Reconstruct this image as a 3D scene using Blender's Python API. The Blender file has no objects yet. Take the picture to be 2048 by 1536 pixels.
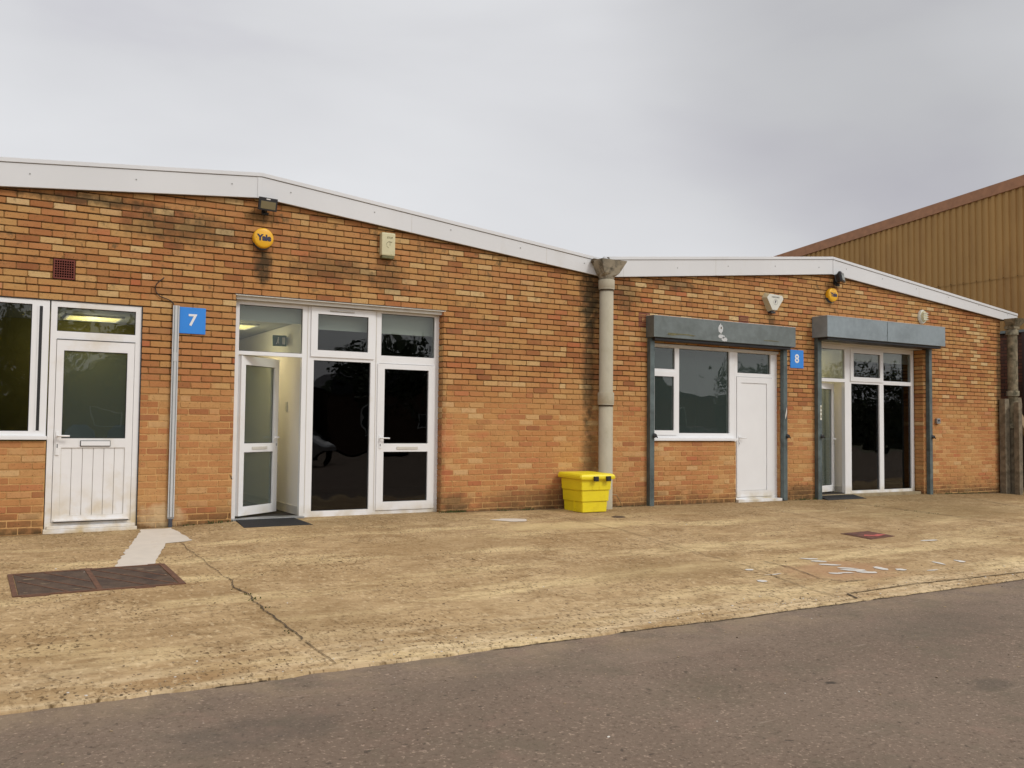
import bpy, bmesh, math, random
from mathutils import Vector, Matrix, noise as mnoise
random.seed(7)
R = math.radians
S = bpy.context.scene
COL = S.collection
# ------------------------------------------------------------------ camera
YAW, PIT, ROLL, FPX = 0.53749, 0.045767, 0.010478, 1842.5
F = Vector((math.sin(YAW)*math.cos(PIT), math.cos(YAW)*math.cos(PIT), math.sin(PIT)))
R0 = Vector((math.cos(YAW), -math.sin(YAW), 0)); U0 = R0.cross(F)
RR = R0*math.cos(ROLL)+U0*math.sin(ROLL); UU = -R0*math.sin(ROLL)+U0*math.cos(ROLL)
cam = bpy.data.objects.new('camera', bpy.data.cameras.new('camera')); COL.objects.link(cam)
CAM = Vector((0, -10.892, 1.139))
m = Matrix((RR, UU, -F)).transposed().to_4x4(); m.translation = CAM
cam.matrix_world = m
cam.data.sensor_width = 36; cam.data.lens = 36*FPX/2048
cam.data.clip_end = 3000; cam.data.clip_start = 0.05
S.camera = cam
S.render.resolution_x, S.render.resolution_y = 1024, 768
# ------------------------------------------------------------------ light
SUN_EL, SUN_AZ = R(42), R(152)      # azimuth clockwise from +y
w = bpy.data.worlds.new('World'); S.world = w; w.use_nodes = True
nt = w.node_tree; nt.nodes.clear()
def N(nt, t, **k):
    n = nt.nodes.new(t)
    for a, b in k.items():
        if a in n.inputs.keys() if hasattr(n, 'inputs') else False: n.inputs[a].default_value = b
        else: setattr(n, a, b)
    return n
L = nt.links.new
sky = N(nt, 'ShaderNodeTexSky'); sky.sky_type = 'NISHITA'; sky.sun_disc = False
sky.sun_elevation = SUN_EL; sky.sun_rotation = SUN_AZ; sky.air_density = 1.2; sky.dust_density = 3
bgA = N(nt, 'ShaderNodeBackground'); bgA.inputs['Strength'].default_value = 0.08
L(sky.outputs[0], bgA.inputs['Color'])
tc = N(nt, 'ShaderNodeTexCoord')
mp = N(nt, 'ShaderNodeMapping'); mp.inputs['Scale'].default_value = (1, 1, 3.2); mp.inputs['Location'].default_value = (3.1, 1.7, 0.4)
L(tc.outputs['Generated'], mp.inputs[0])
nz = N(nt, 'ShaderNodeTexNoise'); nz.inputs['Scale'].default_value = 1.5; nz.inputs['Detail'].default_value = 5; nz.inputs['Roughness'].default_value = 0.45
nz.inputs['Distortion'].default_value = 0.3
L(mp.outputs[0], nz.inputs['Vector'])
cr = N(nt, 'ShaderNodeValToRGB')
cr.color_ramp.elements[0].position = 0.28; cr.color_ramp.elements[0].color = (0.60, 0.59, 0.64, 1)
cr.color_ramp.elements[1].position = 0.60; cr.color_ramp.elements[1].color = (0.80, 0.805, 0.825, 1)
e = cr.color_ramp.elements.new(0.42); e.color = (0.71, 0.712, 0.735, 1)
L(nz.outputs['Fac'], cr.inputs[0])
# the veiled sun brightens the cloud round it; clouds darken towards upper right of the view
vm = N(nt, 'ShaderNodeVectorMath'); vm.operation = 'DOT_PRODUCT'
sd = Vector((math.sin(SUN_AZ)*math.cos(SUN_EL), math.cos(SUN_AZ)*math.cos(SUN_EL), math.sin(SUN_EL)))
L(tc.outputs['Generated'], vm.inputs[0]); vm.inputs[1].default_value = sd
mr = N(nt, 'ShaderNodeMapRange'); mr.inputs['From Min'].default_value = 0.15; mr.inputs['From Max'].default_value = 1
mr.inputs['To Min'].default_value = 1.0; mr.inputs['To Max'].default_value = 1.6
L(vm.outputs['Value'], mr.inputs['Value'])
vm2 = N(nt, 'ShaderNodeVectorMath'); vm2.operation = 'DOT_PRODUCT'
dk = (F + RR*0.50 + UU*0.47).normalized()
L(tc.outputs['Generated'], vm2.inputs[0]); vm2.inputs[1].default_value = dk
mr2 = N(nt, 'ShaderNodeMapRange'); mr2.interpolation_type = 'SMOOTHSTEP'
mr2.inputs['From Min'].default_value = 0.93; mr2.inputs['From Max'].default_value = 1
mr2.inputs['To Min'].default_value = 1.0; mr2.inputs['To Max'].default_value = 0.76
L(vm2.outputs['Value'], mr2.inputs['Value'])
mu = N(nt, 'ShaderNodeMath'); mu.operation = 'MULTIPLY'; L(mr.outputs[0], mu.inputs[0]); L(mr2.outputs[0], mu.inputs[1])
bgB = N(nt, 'ShaderNodeBackground'); L(cr.outputs[0], bgB.inputs['Color']); L(mu.outputs[0], bgB.inputs['Strength'])
mx = N(nt, 'ShaderNodeMixShader'); mx.inputs[0].default_value = 0.93
L(bgA.outputs[0], mx.inputs[1]); L(bgB.outputs[0], mx.inputs[2])
wo = N(nt, 'ShaderNodeOutputWorld'); L(mx.outputs[0], wo.inputs[0])
sl = bpy.data.lights.new('sun', 'SUN'); sl.energy = 1.25; sl.angle = R(14); sl.color = (1, 0.96, 0.89)
sun = bpy.data.objects.new('sun', sl); COL.objects.link(sun)
sun.rotation_euler = (-sd).to_track_quat('-Z', 'Y').to_euler(); sun.location = (5, -10, 20)
S.view_settings.view_transform = 'Standard'; S.view_settings.look = 'None'
S.view_settings.exposure = 0.0; S.view_settings.gamma = 1
S.render.engine = 'CYCLES'

# ------------------------------------------------------------------ materials
MATS = {}
def mat(name, color, rough=0.6, metal=0.0, noise=0.0, nscale=8.0, bump=0.0, bscale=60.0, spec=0.5, dirt=None, dscale=1.5, dmin=0.55, dmax=0.8, stretch=(1, 1, 1), emit=None):
    """flat colour broken up by noise, a second dirt colour in patches, and bump"""
    mt = bpy.data.materials.new(name); mt.use_nodes = True; t = mt.node_tree
    b = t.nodes['Principled BSDF']
    b.inputs['Roughness'].default_value = rough; b.inputs['Metallic'].default_value = metal
    b.inputs['Specular IOR Level'].default_value = spec
    b.inputs['Base Color'].default_value = (*color, 1)
    lk = t.links.new
    tcn = t.nodes.new('ShaderNodeTexCoord'); mpn = t.nodes.new('ShaderNodeMapping'); mpn.inputs['Scale'].default_value = stretch
    lk(tcn.outputs['Object'], mpn.inputs[0]); V = mpn.outputs[0]
    c = None
    if noise:
        n = t.nodes.new('ShaderNodeTexNoise'); n.inputs['Scale'].default_value = nscale; n.inputs['Detail'].default_value = 6; lk(V, n.inputs['Vector'])
        r = t.nodes.new('ShaderNodeMapRange'); r.inputs['From Min'].default_value = 0.3; r.inputs['From Max'].default_value = 0.7
        r.inputs['To Min'].default_value = 1-noise; r.inputs['To Max'].default_value = 1+noise; lk(n.outputs['Fac'], r.inputs['Value'])
        s = t.nodes.new('ShaderNodeVectorMath'); s.operation = 'SCALE'; s.inputs[0].default_value = color; lk(r.outputs[0], s.inputs['Scale'])
        c = s.outputs[0]
    if dirt:
        n = t.nodes.new('ShaderNodeTexNoise'); n.inputs['Scale'].default_value = dscale; n.inputs['Detail'].default_value = 9; n.inputs['Roughness'].default_value = 0.65; lk(V, n.inputs['Vector'])
        r = t.nodes.new('ShaderNodeMapRange'); r.inputs['From Min'].default_value = dmin; r.inputs['From Max'].default_value = dmax; lk(n.outputs['Fac'], r.inputs['Value'])
        mxn = t.nodes.new('ShaderNodeMixRGB'); lk(r.outputs[0], mxn.inputs[0]); mxn.inputs[2].default_value = (*dirt, 1)
        if c: lk(c, mxn.inputs[1])
        else: mxn.inputs[1].default_value = (*color, 1)
        c = mxn.outputs[0]
    if c: lk(c, b.inputs['Base Color'])
    if bump:
        n = t.nodes.new('ShaderNodeTexNoise'); n.inputs['Scale'].default_value = bscale; n.inputs['Detail'].default_value = 5; lk(V, n.inputs['Vector'])
        bp = t.nodes.new('ShaderNodeBump'); bp.inputs['Strength'].default_value = bump; bp.inputs['Distance'].default_value = 0.01
        lk(n.outputs['Fac'], bp.inputs['Height']); lk(bp.outputs[0], b.inputs['Normal'])
    if emit:
        b.inputs['Emission Color'].default_value = (*emit[0], 1); b.inputs['Emission Strength'].default_value = emit[1]
    MATS[name] = mt
    return mt
WHITE = mat('white_upvc', (0.80, 0.80, 0.80), 0.38, noise=0.02, nscale=3, dirt=(0.62, 0.55, 0.42), dscale=1.2, dmin=0.62, dmax=0.95)
DOORW = mat('stained_white_door', (0.80, 0.79, 0.78), 0.4, noise=0.02, dirt=(0.60, 0.50, 0.33), dscale=1.6, dmin=0.52, dmax=0.9)
def foot_stain(mt, z1, col):
    t = mt.node_tree; b = t.nodes['Principled BSDF']; lk = t.links.new; src = b.inputs['Base Color'].links[0].from_socket
    ge = t.nodes.new('ShaderNodeNewGeometry'); se = t.nodes.new('ShaderNodeSeparateXYZ'); lk(ge.outputs['Position'], se.inputs[0])
    r = t.nodes.new('ShaderNodeMapRange'); r.inputs['From Min'].default_value = z1; r.inputs['From Max'].default_value = 0.0; lk(se.outputs['Z'], r.inputs['Value'])
    n = t.nodes.new('ShaderNodeTexNoise'); n.inputs['Scale'].default_value = 5; n.inputs['Detail'].default_value = 7; lk(ge.outputs['Position'], n.inputs['Vector'])
    r2 = t.nodes.new('ShaderNodeMapRange'); r2.inputs['From Min'].default_value = .38; r2.inputs['From Max'].default_value = .66; lk(n.outputs['Fac'], r2.inputs['Value'])
    m = t.nodes.new('ShaderNodeMath'); m.operation = 'MULTIPLY'; lk(r.outputs[0], m.inputs[0]); lk(r2.outputs[0], m.inputs[1])
    q = t.nodes.new('ShaderNodeMixRGB'); lk(m.outputs[0], q.inputs[0]); lk(src, q.inputs[1]); q.inputs[2].default_value = (*col, 1); lk(q.outputs[0], b.inputs['Base Color'])
foot_stain(DOORW, 0.5, (.58, .45, .24)); foot_stain(WHITE, 0.16, (.60, .53, .40))
FASC = mat('white_fascia_board', (0.675, 0.675, 0.675), 0.45, noise=0.03, nscale=1.2, dirt=(0.56, 0.53, 0.48), dscale=2.0, dmin=0.60, dmax=0.95, stretch=(1, 1, 0.35))
TRIM = mat('grey_white_lining', (0.60, 0.57, 0.51), 0.5, noise=0.05, dirt=(0.34, 0.30, 0.22), dscale=3, dmin=0.55, dmax=0.85)
BLACK = mat('black_rubber', (0.015, 0.015, 0.016), 0.5)
DARKM = mat('black_lamp_housing', (0.022, 0.022, 0.024), 0.45, noise=0.2)
STEEL = mat('grey_green_painted_steel', (0.165, 0.190, 0.185), 0.45, 0.25, noise=0.10, nscale=14, dirt=(0.10, 0.115, 0.105), dscale=2.5, dmin=0.45, dmax=0.75, bump=0.12, bscale=90)
STEELB = mat('blue_grey_painted_steel', (0.26, 0.305, 0.325), 0.42, 0.25, noise=0.07, nscale=12, dirt=(0.17, 0.20, 0.21), dscale=2.0, dmin=0.5, dmax=0.8, bump=0.1, bscale=90)
GUIDE = mat('dark_green_grey_guide', (0.105, 0.135, 0.135), 0.5, 0.2, noise=0.2, nscale=9, dirt=(0.04, 0.045, 0.04), dscale=4, dmin=0.5, dmax=0.8)
GALV = mat('galvanised_steel', (0.36, 0.37, 0.37), 0.35, 0.6, noise=0.16, nscale=20, dirt=(0.20, 0.19, 0.18), dscale=3, dmin=0.5, dmax=0.8, stretch=(1, 1, 0.2))
LTGREY = mat('light_grey_paint', (0.55, 0.56, 0.56), 0.4, noise=0.04)
BLUEC = mat('blue_grey_conduit', (0.16, 0.20, 0.30), 0.5, noise=0.1)
PIPEM = mat('cement_pipe', (0.42, 0.37, 0.27), 0.85, noise=0.10, nscale=7, dirt=(0.27, 0.235, 0.15), dscale=3.5, dmin=0.52, dmax=0.78, bump=0.25, bscale=90, stretch=(1, 1, 0.6))
HOPM = mat('weathered_cement_hopper', (0.30, 0.26, 0.19), 0.9, noise=0.25, nscale=10, dirt=(0.06, 0.055, 0.04), dscale=7, dmin=0.47, dmax=0.66, bump=0.4, bscale=60)
OLDP = mat('mossy_cement_pipe', (0.24, 0.20, 0.13), 0.95, noise=0.35, nscale=9, dirt=(0.06, 0.055, 0.03), dscale=8, dmin=0.45, dmax=0.66, bump=0.5, bscale=50)
POSTM = mat('weathered_concrete_post', (0.19, 0.155, 0.105), 0.95, noise=0.3, nscale=9, dirt=(0.06, 0.05, 0.03), dscale=5, dmin=0.48, dmax=0.72, bump=0.5, bscale=40)
TIMB = mat('pale_timber', (0.34, 0.25, 0.15), 0.85, noise=0.2, nscale=12, stretch=(1, 1, .3))
YEL = mat('yellow_grit_plastic', (0.84, 0.69, 0.018), 0.42, noise=0.05, nscale=4, bump=0.15, bscale=120, dirt=(0.55, 0.38, 0.02), dscale=2.2, dmin=0.55, dmax=0.9)
ALY = mat('amber_alarm_plastic', (0.80, 0.42, 0.012), 0.35, noise=0.04, dirt=(0.5, 0.26, 0.02), dscale=6, dmin=0.58, dmax=0.9)
CREAM = mat('aged_cream_plastic', (0.60, 0.55, 0.34), 0.5, noise=0.06, dirt=(0.34, 0.33, 0.13), dscale=6, dmin=0.55, dmax=0.8)
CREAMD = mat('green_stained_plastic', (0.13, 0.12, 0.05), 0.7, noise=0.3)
OFFW = mat('off_white_plastic', (0.66, 0.65, 0.57), 0.5, noise=0.04)
BEIGE = mat('beige_plastic', (0.46, 0.40, 0.25), 0.55, noise=0.05)
BLUE = mat('blue_sign_face', (0.025, 0.235, 0.72), 0.4, noise=0.03, nscale=5)
LETTER = mat('white_lettering', (0.78, 0.78, 0.77), 0.45)
INK = mat('dark_lettering', (0.02, 0.02, 0.06), 0.5)
INKF = mat('faded_lettering', (0.25, 0.22, 0.12), 0.6)
INKG = mat('faded_grey_lettering', (0.30, 0.30, 0.28), 0.6)
VENT = mat('red_terracotta', (0.155, 0.035, 0.022), 0.8, noise=0.15, nscale=20)
VENTH = mat('vent_hole', (0.012, 0.005, 0.004), 0.9)
RUST = mat('rusty_iron', (0.105, 0.068, 0.045), 0.75, 0.2, noise=0.25, nscale=12, dirt=(0.045, 0.028, 0.022), dscale=3.5, dmin=0.42, dmax=0.7, bump=0.5, bscale=50)
RUSTR = mat('reddish_iron', (0.16, 0.06, 0.04), 0.75, 0.2, noise=0.3, nscale=14, dirt=(0.06, 0.03, 0.02), dscale=5, dmin=0.45, dmax=0.7, bump=0.5, bscale=60)
RUSTF = mat('rust_edge', (0.13, 0.06, 0.033), 0.85, noise=0.35, nscale=25, bump=0.5)
REDP = mat('red_paint_scrape', (0.42, 0.09, 0.07), 0.7, noise=0.3, nscale=30)
PATCH = mat('fresh_cement', (0.62, 0.555, 0.47), 0.9, noise=0.05, nscale=6, bump=0.15, bscale=80, dirt=(0.48, 0.40, 0.29), dscale=5, dmin=0.58, dmax=0.8)
CRACK_SHADE = mat('dark_crack_and_shade', (0.085, 0.058, 0.030), 0.95, noise=0.4, nscale=30)  # crack colour, also used for the painted shadow strips under the fascia
CRACKL = mat('shallow_joint', (0.20, 0.14, 0.07), 0.95, noise=0.4, nscale=20)
MATM = mat('black_ribbed_rubber', (0.022, 0.021, 0.021), 0.8, noise=0.3, nscale=40, bump=0.5, bscale=80)
PLINTH = mat('rough_concrete_sill', (0.33, 0.26, 0.15), 0.95, noise=0.2, nscale=12, dirt=(0.15, 0.11, 0.06), dscale=6, dmin=0.5, dmax=0.75, bump=0.5, bscale=50)
ROOFM = mat('grey_roof_sheet', (0.24, 0.24, 0.24), 0.8, noise=0.2)
CEIL = mat('ceiling_tiles', (0.36, 0.37, 0.34), 0.9, noise=0.05)
IWALL = mat('white_partition_paint', (0.80, 0.76, 0.69), 0.9, noise=0.03, nscale=2)
IOLIVE = mat('olive_room_paint', (0.20, 0.18, 0.055), 0.9, noise=0.05)
IDARK = mat('dark_room_paint', (0.018, 0.02, 0.022), 0.9)
IGREY = mat('grey_room_paint', (0.085, 0.105, 0.095), 0.9)
IPALE = mat('pale_bulkhead', (0.74, 0.76, 0.72), 0.9, noise=0.03)
CARPET = mat('brown_carpet', (0.035, 0.028, 0.022), 0.95, noise=0.3, nscale=40)
LIGHTM = mat('lit_light_panel', (0.8, 0.75, 0.4), 0.5, emit=((1.0, 0.80, 0.30), 0.85))
EXITG = mat('green_exit_sign', (0.01, 0.10, 0.05), 0.5)
CHAIRF = mat('blue_grey_fabric', (0.24, 0.25, 0.31), 0.9, noise=0.1)
WEED = mat('weed_green', (0.07, 0.085, 0.02), 0.8, noise=0.4, nscale=30)
CABLE = mat('black_cable', (0.02, 0.017, 0.016), 0.6)
HOSE = mat('beige_cable', (0.30, 0.21, 0.10), 0.7)
LEAF = mat('leaf_green', (0.045, 0.062, 0.025), 0.7, noise=0.45, nscale=0.8)
BARK = mat('bark', (0.06, 0.045, 0.03), 0.95, noise=0.3)
STONE = mat('grit_stone', (0.30, 0.22, 0.13), 0.9, noise=0.5, nscale=15)
CHIP = mat('pale_chip', (0.62, 0.58, 0.52), 0.8, noise=0.1)

def glass(name, tint=(0.75, 0.78, 0.76), refl=1.0, rough=0.0, ior=1.75, haze=0.0, hazec=(0.3, 0.33, 0.3)):
    mt = bpy.data.materials.new(name); mt.use_nodes = True; t = mt.node_tree; t.nodes.clear(); lk = t.links.new
    o = t.nodes.new('ShaderNodeOutputMaterial'); tr = t.nodes.new('ShaderNodeBsdfTransparent'); tr.inputs[0].default_value = (*tint, 1)
    gl = t.nodes.new('ShaderNodeBsdfGlossy'); gl.inputs['Roughness'].default_value = rough; gl.inputs['Color'].default_value = (refl, refl, refl, 1)
    fr = t.nodes.new('ShaderNodeFresnel'); 
    ge = t.nodes.new('ShaderNodeNewGeometry'); mi_ = t.nodes.new('ShaderNodeMapRange'); mi_.inputs['To Min'].default_value = ior; mi_.inputs['To Max'].default_value = 1/ior
    lk(ge.outputs['Backfacing'], mi_.inputs['Value']); lk(mi_.outputs[0], fr.inputs['IOR'])      # both faces of the pane reflect alike
    # slightly wavy float glass
    n = t.nodes.new('ShaderNodeTexNoise'); n.inputs['Scale'].default_value = 1.6; n.inputs['Detail'].default_value = 1.5
    tcn = t.nodes.new('ShaderNodeTexCoord'); lk(tcn.outputs['Object'], n.inputs['Vector'])
    bp = t.nodes.new('ShaderNodeBump'); bp.inputs['Strength'].default_value = 0.28; bp.inputs['Distance'].default_value = 0.02
    lk(n.outputs['Fac'], bp.inputs['Height']); lk(bp.outputs[0], gl.inputs['Normal'])
    mxn = t.nodes.new('ShaderNodeMixShader'); lk(fr.outputs[0], mxn.inputs[0])
    base = tr.outputs[0]
    if haze:
        df = t.nodes.new('ShaderNodeBsdfDiffuse'); df.inputs[0].default_value = (*hazec, 1)
        m2 = t.nodes.new('ShaderNodeMixShader'); m2.inputs[0].default_value = haze
        lk(tr.outputs[0], m2.inputs[1]); lk(df.outputs[0], m2.inputs[2]); base = m2.outputs[0]
    lk(base, mxn.inputs[1]); lk(gl.outputs[0], mxn.inputs[2]); lk(mxn.outputs[0], o.inputs[0])
    return mt
GLASS = glass('clear_glass', ior=1.48)
GLASSD = glass('tinted_dark_glass', tint=(0.35, 0.36, 0.38), ior=1.5)
GLASSH = glass('filmed_glass', tint=(0.7, 0.74, 0.72), ior=1.55, haze=0.12, hazec=(0.20, 0.26, 0.24))

# ------------------------------------------------------------------ mesh helpers
WORLD = {}
def finish(name, bm, mats, parent=None, smooth=False, origin=None):
    """link one bmesh (world coordinates) as one object"""
    if not isinstance(mats, (list, tuple)): mats = [mats]
    if parent is not None: O = WORLD[parent.name]
    elif origin is not None: O = Vector(origin)
    else:
        xs = [v.co.x for v in bm.verts]; ys = [v.co.y for v in bm.verts]; zs = [v.co.z for v in bm.verts]
        O = Vector(((min(xs)+max(xs))/2, (min(ys)+max(ys))/2, min(zs)))
    bmesh.ops.translate(bm, verts=bm.verts, vec=-O)
    me = bpy.data.meshes.new(name); bm.to_mesh(me); bm.free()
    for q in mats: me.materials.append(q)
    if smooth:
        for p in me.polygons: p.use_smooth = True
    o = bpy.data.objects.new(name, me); COL.objects.link(o)
    if parent is not None: o.parent = parent; o.location = (0, 0, 0)
    else: o.location = O
    WORLD[o.name] = O
    return o
def tag(o, label=None, cat=None, group=None, kind=None):
    if label: o['label'] = label
    if cat: o['category'] = cat
    if group: o['group'] = group
    if kind: o['kind'] = kind
    return o
def thing(name, loc, label, cat, group=None):
    o = bpy.data.objects.new(name, None); COL.objects.link(o); o.location = loc; o.empty_display_size = 0.2
    WORLD[o.name] = Vector(loc)
    return tag(o, label, cat, group)
def struct(name, bm, mats, **k): return tag(finish(name, bm, mats, **k), kind='structure')
def box(bm, x0, x1, y0, y1, z0, z1, mi=0, bev=0.0, M=None):
    vs = [bm.verts.new((x, y, z)) for x in (x0, x1) for y in (y0, y1) for z in (z0, z1)]
    fs = []
    for q in ((0, 1, 3, 2), (4, 6, 7, 5), (0, 4, 5, 1), (2, 3, 7, 6), (0, 2, 6, 4), (1, 5, 7, 3)):
        f = bm.faces.new([vs[i] for i in q]); f.material_index = mi; fs.append(f)
    if bev:
        es = list({e for f in fs for e in f.edges})
        r = bmesh.ops.bevel(bm, geom=es, offset=bev, segments=2, affect='EDGES', profile=0.7)
        vs = list({v for f in r['faces'] for v in f.verts} | {v for v in vs if v.is_valid})
    if M is not None: bmesh.ops.transform(bm, matrix=M, verts=[v for v in vs if v.is_valid])
    return vs
def B(): return bmesh.new()
def holed(bm, x0, x1, z0, z1, y0, y1, holes, mi=0):
    """panel in the xz plane, front y0 to back y1, with rectangular holes"""
    xs = sorted({x0, x1} | {h[0] for h in holes} | {h[1] for h in holes}); zs = sorted({z0, z1} | {h[2] for h in holes} | {h[3] for h in holes})
    xs = [x for x in xs if x0 <= x <= x1]; zs = [z for z in zs if z0 <= z <= z1]
    def solid(i, j):
        if i < 0 or j < 0 or i >= len(xs)-1 or j >= len(zs)-1: return False
        cx = (xs[i]+xs[i+1])/2; cz = (zs[j]+zs[j+1])/2
        return not any(h[0] < cx < h[1] and h[2] < cz < h[3] for h in holes)
    V = {}
    def v(i, y, j):
        k = (i, y, j)
        if k not in V: V[k] = bm.verts.new((xs[i], y, zs[j]))
        return V[k]
    for i in range(len(xs)-1):
        for j in range(len(zs)-1):
            if not solid(i, j): continue
            qs = [[v(i, y0, j), v(i+1, y0, j), v(i+1, y0, j+1), v(i, y0, j+1)], [v(i, y1, j), v(i, y1, j+1), v(i+1, y1, j+1), v(i+1, y1, j)]]
            if not solid(i-1, j): qs.append([v(i, y0, j), v(i, y0, j+1), v(i, y1, j+1), v(i, y1, j)])
            if not solid(i+1, j): qs.append([v(i+1, y0, j), v(i+1, y1, j), v(i+1, y1, j+1), v(i+1, y0, j+1)])
            if not solid(i, j-1): qs.append([v(i, y0, j), v(i, y1, j), v(i+1, y1, j), v(i+1, y0, j)])
            if not solid(i, j+1): qs.append([v(i, y0, j+1), v(i+1, y0, j+1), v(i+1, y1, j+1), v(i, y1, j+1)])
            for q in qs: bm.faces.new(q).material_index = mi
def tube(bm, pts, r, n=10, mi=0, cap=True):
    pts = [Vector(p) for p in pts]; rs = r if isinstance(r, (list, tuple)) else [r]*len(pts); rings = []
    for i, p in enumerate(pts):
        d = (pts[min(i+1, len(pts)-1)]-pts[max(i-1, 0)]).normalized()
        a = d.cross(Vector((0, 0, 1)) if abs(d.z) < 0.9 else Vector((0, 1, 0))).normalized(); b = d.cross(a)
        rings.append([bm.verts.new(p+(a*math.cos(t)+b*math.sin(t))*rs[i]) for t in [2*math.pi*k/n for k in range(n)]])
    for A, C in zip(rings, rings[1:]):
        for k in range(n):
            f = bm.faces.new((A[k], A[(k+1) % n], C[(k+1) % n], C[k])); f.material_index = mi; f.smooth = True
    if cap:
        for A in (rings[0], rings[-1]):
            f = bm.faces.new(A); f.material_index = mi
def prism(bm, poly, y0, y1, mi=0, bev=0):
    """polygon [(x,z)] extruded in y"""
    a = [bm.verts.new((x, y0, z)) for x, z in poly]; b = [bm.verts.new((x, y1, z)) for x, z in poly]
    fs = [bm.faces.new(a), bm.faces.new(b[::-1])]
    n = len(poly)
    for i in range(n): fs.append(bm.faces.new((a[i], a[(i+1) % n], b[(i+1) % n], b[i])))
    for f in fs: f.material_index = mi
    if bev: bmesh.ops.bevel(bm, geom=list(fs[0].edges), offset=bev, segments=2, affect='EDGES')
    bmesh.ops.recalc_face_normals(bm, faces=bm.faces)
def slab(bm, poly, z, h, mi=0):
    """polygon [(x,y)] following ground g() plus z, extruded up by h"""
    a = [bm.verts.new((x, y, g(x, y)+z)) for x, y in poly]; b = [bm.verts.new((x, y, g(x, y)+z+h)) for x, y in poly]
    n = len(poly); bm.faces.new(a[::-1]).material_index = mi; bm.faces.new(b).material_index = mi
    for i in range(n): bm.faces.new((a[i], a[(i+1) % n], b[(i+1) % n], b[i])).material_index = mi
def text(body, x, y, z, size, mt, parent, name='lettering', bold=0.0, depth=0.002, sx=1.0, M=None):
    c = bpy.data.curves.new(name, 'FONT'); c.body = body; c.size = size; c.align_x = 'CENTER'; c.align_y = 'CENTER'
    c.offset = bold; c.extrude = depth; c.space_character = 0.95
    o = bpy.data.objects.new('tmp', c); COL.objects.link(o)
    dg = bpy.context.evaluated_depsgraph_get(); me = bpy.data.meshes.new_from_object(o.evaluated_get(dg))
    bpy.data.objects.remove(o); bm = B(); bm.from_mesh(me); bpy.data.meshes.remove(me)
    T = Matrix.Translation((x, y, z)) @ Matrix.Rotation(R(90), 4, 'X') @ Matrix.Diagonal((sx, 1, 1, 1))
    bmesh.ops.transform(bm, matrix=T if M is None else M @ T, verts=bm.verts)
    return finish(name, bm, mt, parent)

# ------------------------------------------------------------------ ground shape
BX = [(-60, -0.06), (0, -0.055), (2.0, -0.03), (2.7, 0.0), (5.4, 0.0), (8.8, -0.03), (12.5, -0.05), (15.6, -0.05), (18.2, -0.10), (24, -0.14), (90, -0.2)]
def g(x, y):
    for (a, za), (b, zb) in zip(BX, BX[1:]):
        if x <= b:
            t = max(0, min(1, (x-a)/(b-a))); z = za+(zb-za)*t; break
    else: z = BX[-1][1]
    yy = min(0, y)
    d = 0.038*yy if yy > -5.95 else 0.038*-5.95 + 0.012*(max(yy, -14)+5.95)
    k = math.exp(-(yy/2.5)**2)
    return z*k-0.03*(1-k) + d
EDGE_Y = -5.82
def edge(x):   # ragged line where the concrete meets the tarmac
    return EDGE_Y + 0.03*mnoise.noise(Vector((x*1.1, 3, 0))) + 0.018*mnoise.noise(Vector((x*6, 9, 0))) + 0.010*mnoise.noise(Vector((x*25, 5, 0)))
def strip_sheet(bm, xs, yf, nrow, dz, skirt=0.0):
    rows = []
    for x in xs:
        y0, y1 = yf(x)
        col = [bm.verts.new((x, y0+(y1-y0)*(j/nrow)**1.0, g(x, y0+(y1-y0)*j/nrow)+dz)) for j in range(nrow+1)]
        if skirt: col.insert(0, bm.verts.new((x, y0-0.012, g(x, y0)+dz-skirt)))
        rows.append(col)
    for A, C in zip(rows, rows[1:]):
        for j in range(len(A)-1): bm.faces.new((A[j], C[j], C[j+1], A[j+1]))
def frange(a, b, s):
    n = max(1, int(round((b-a)/s))); return [a+(b-a)*i/n for i in range(n+1)]

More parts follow.
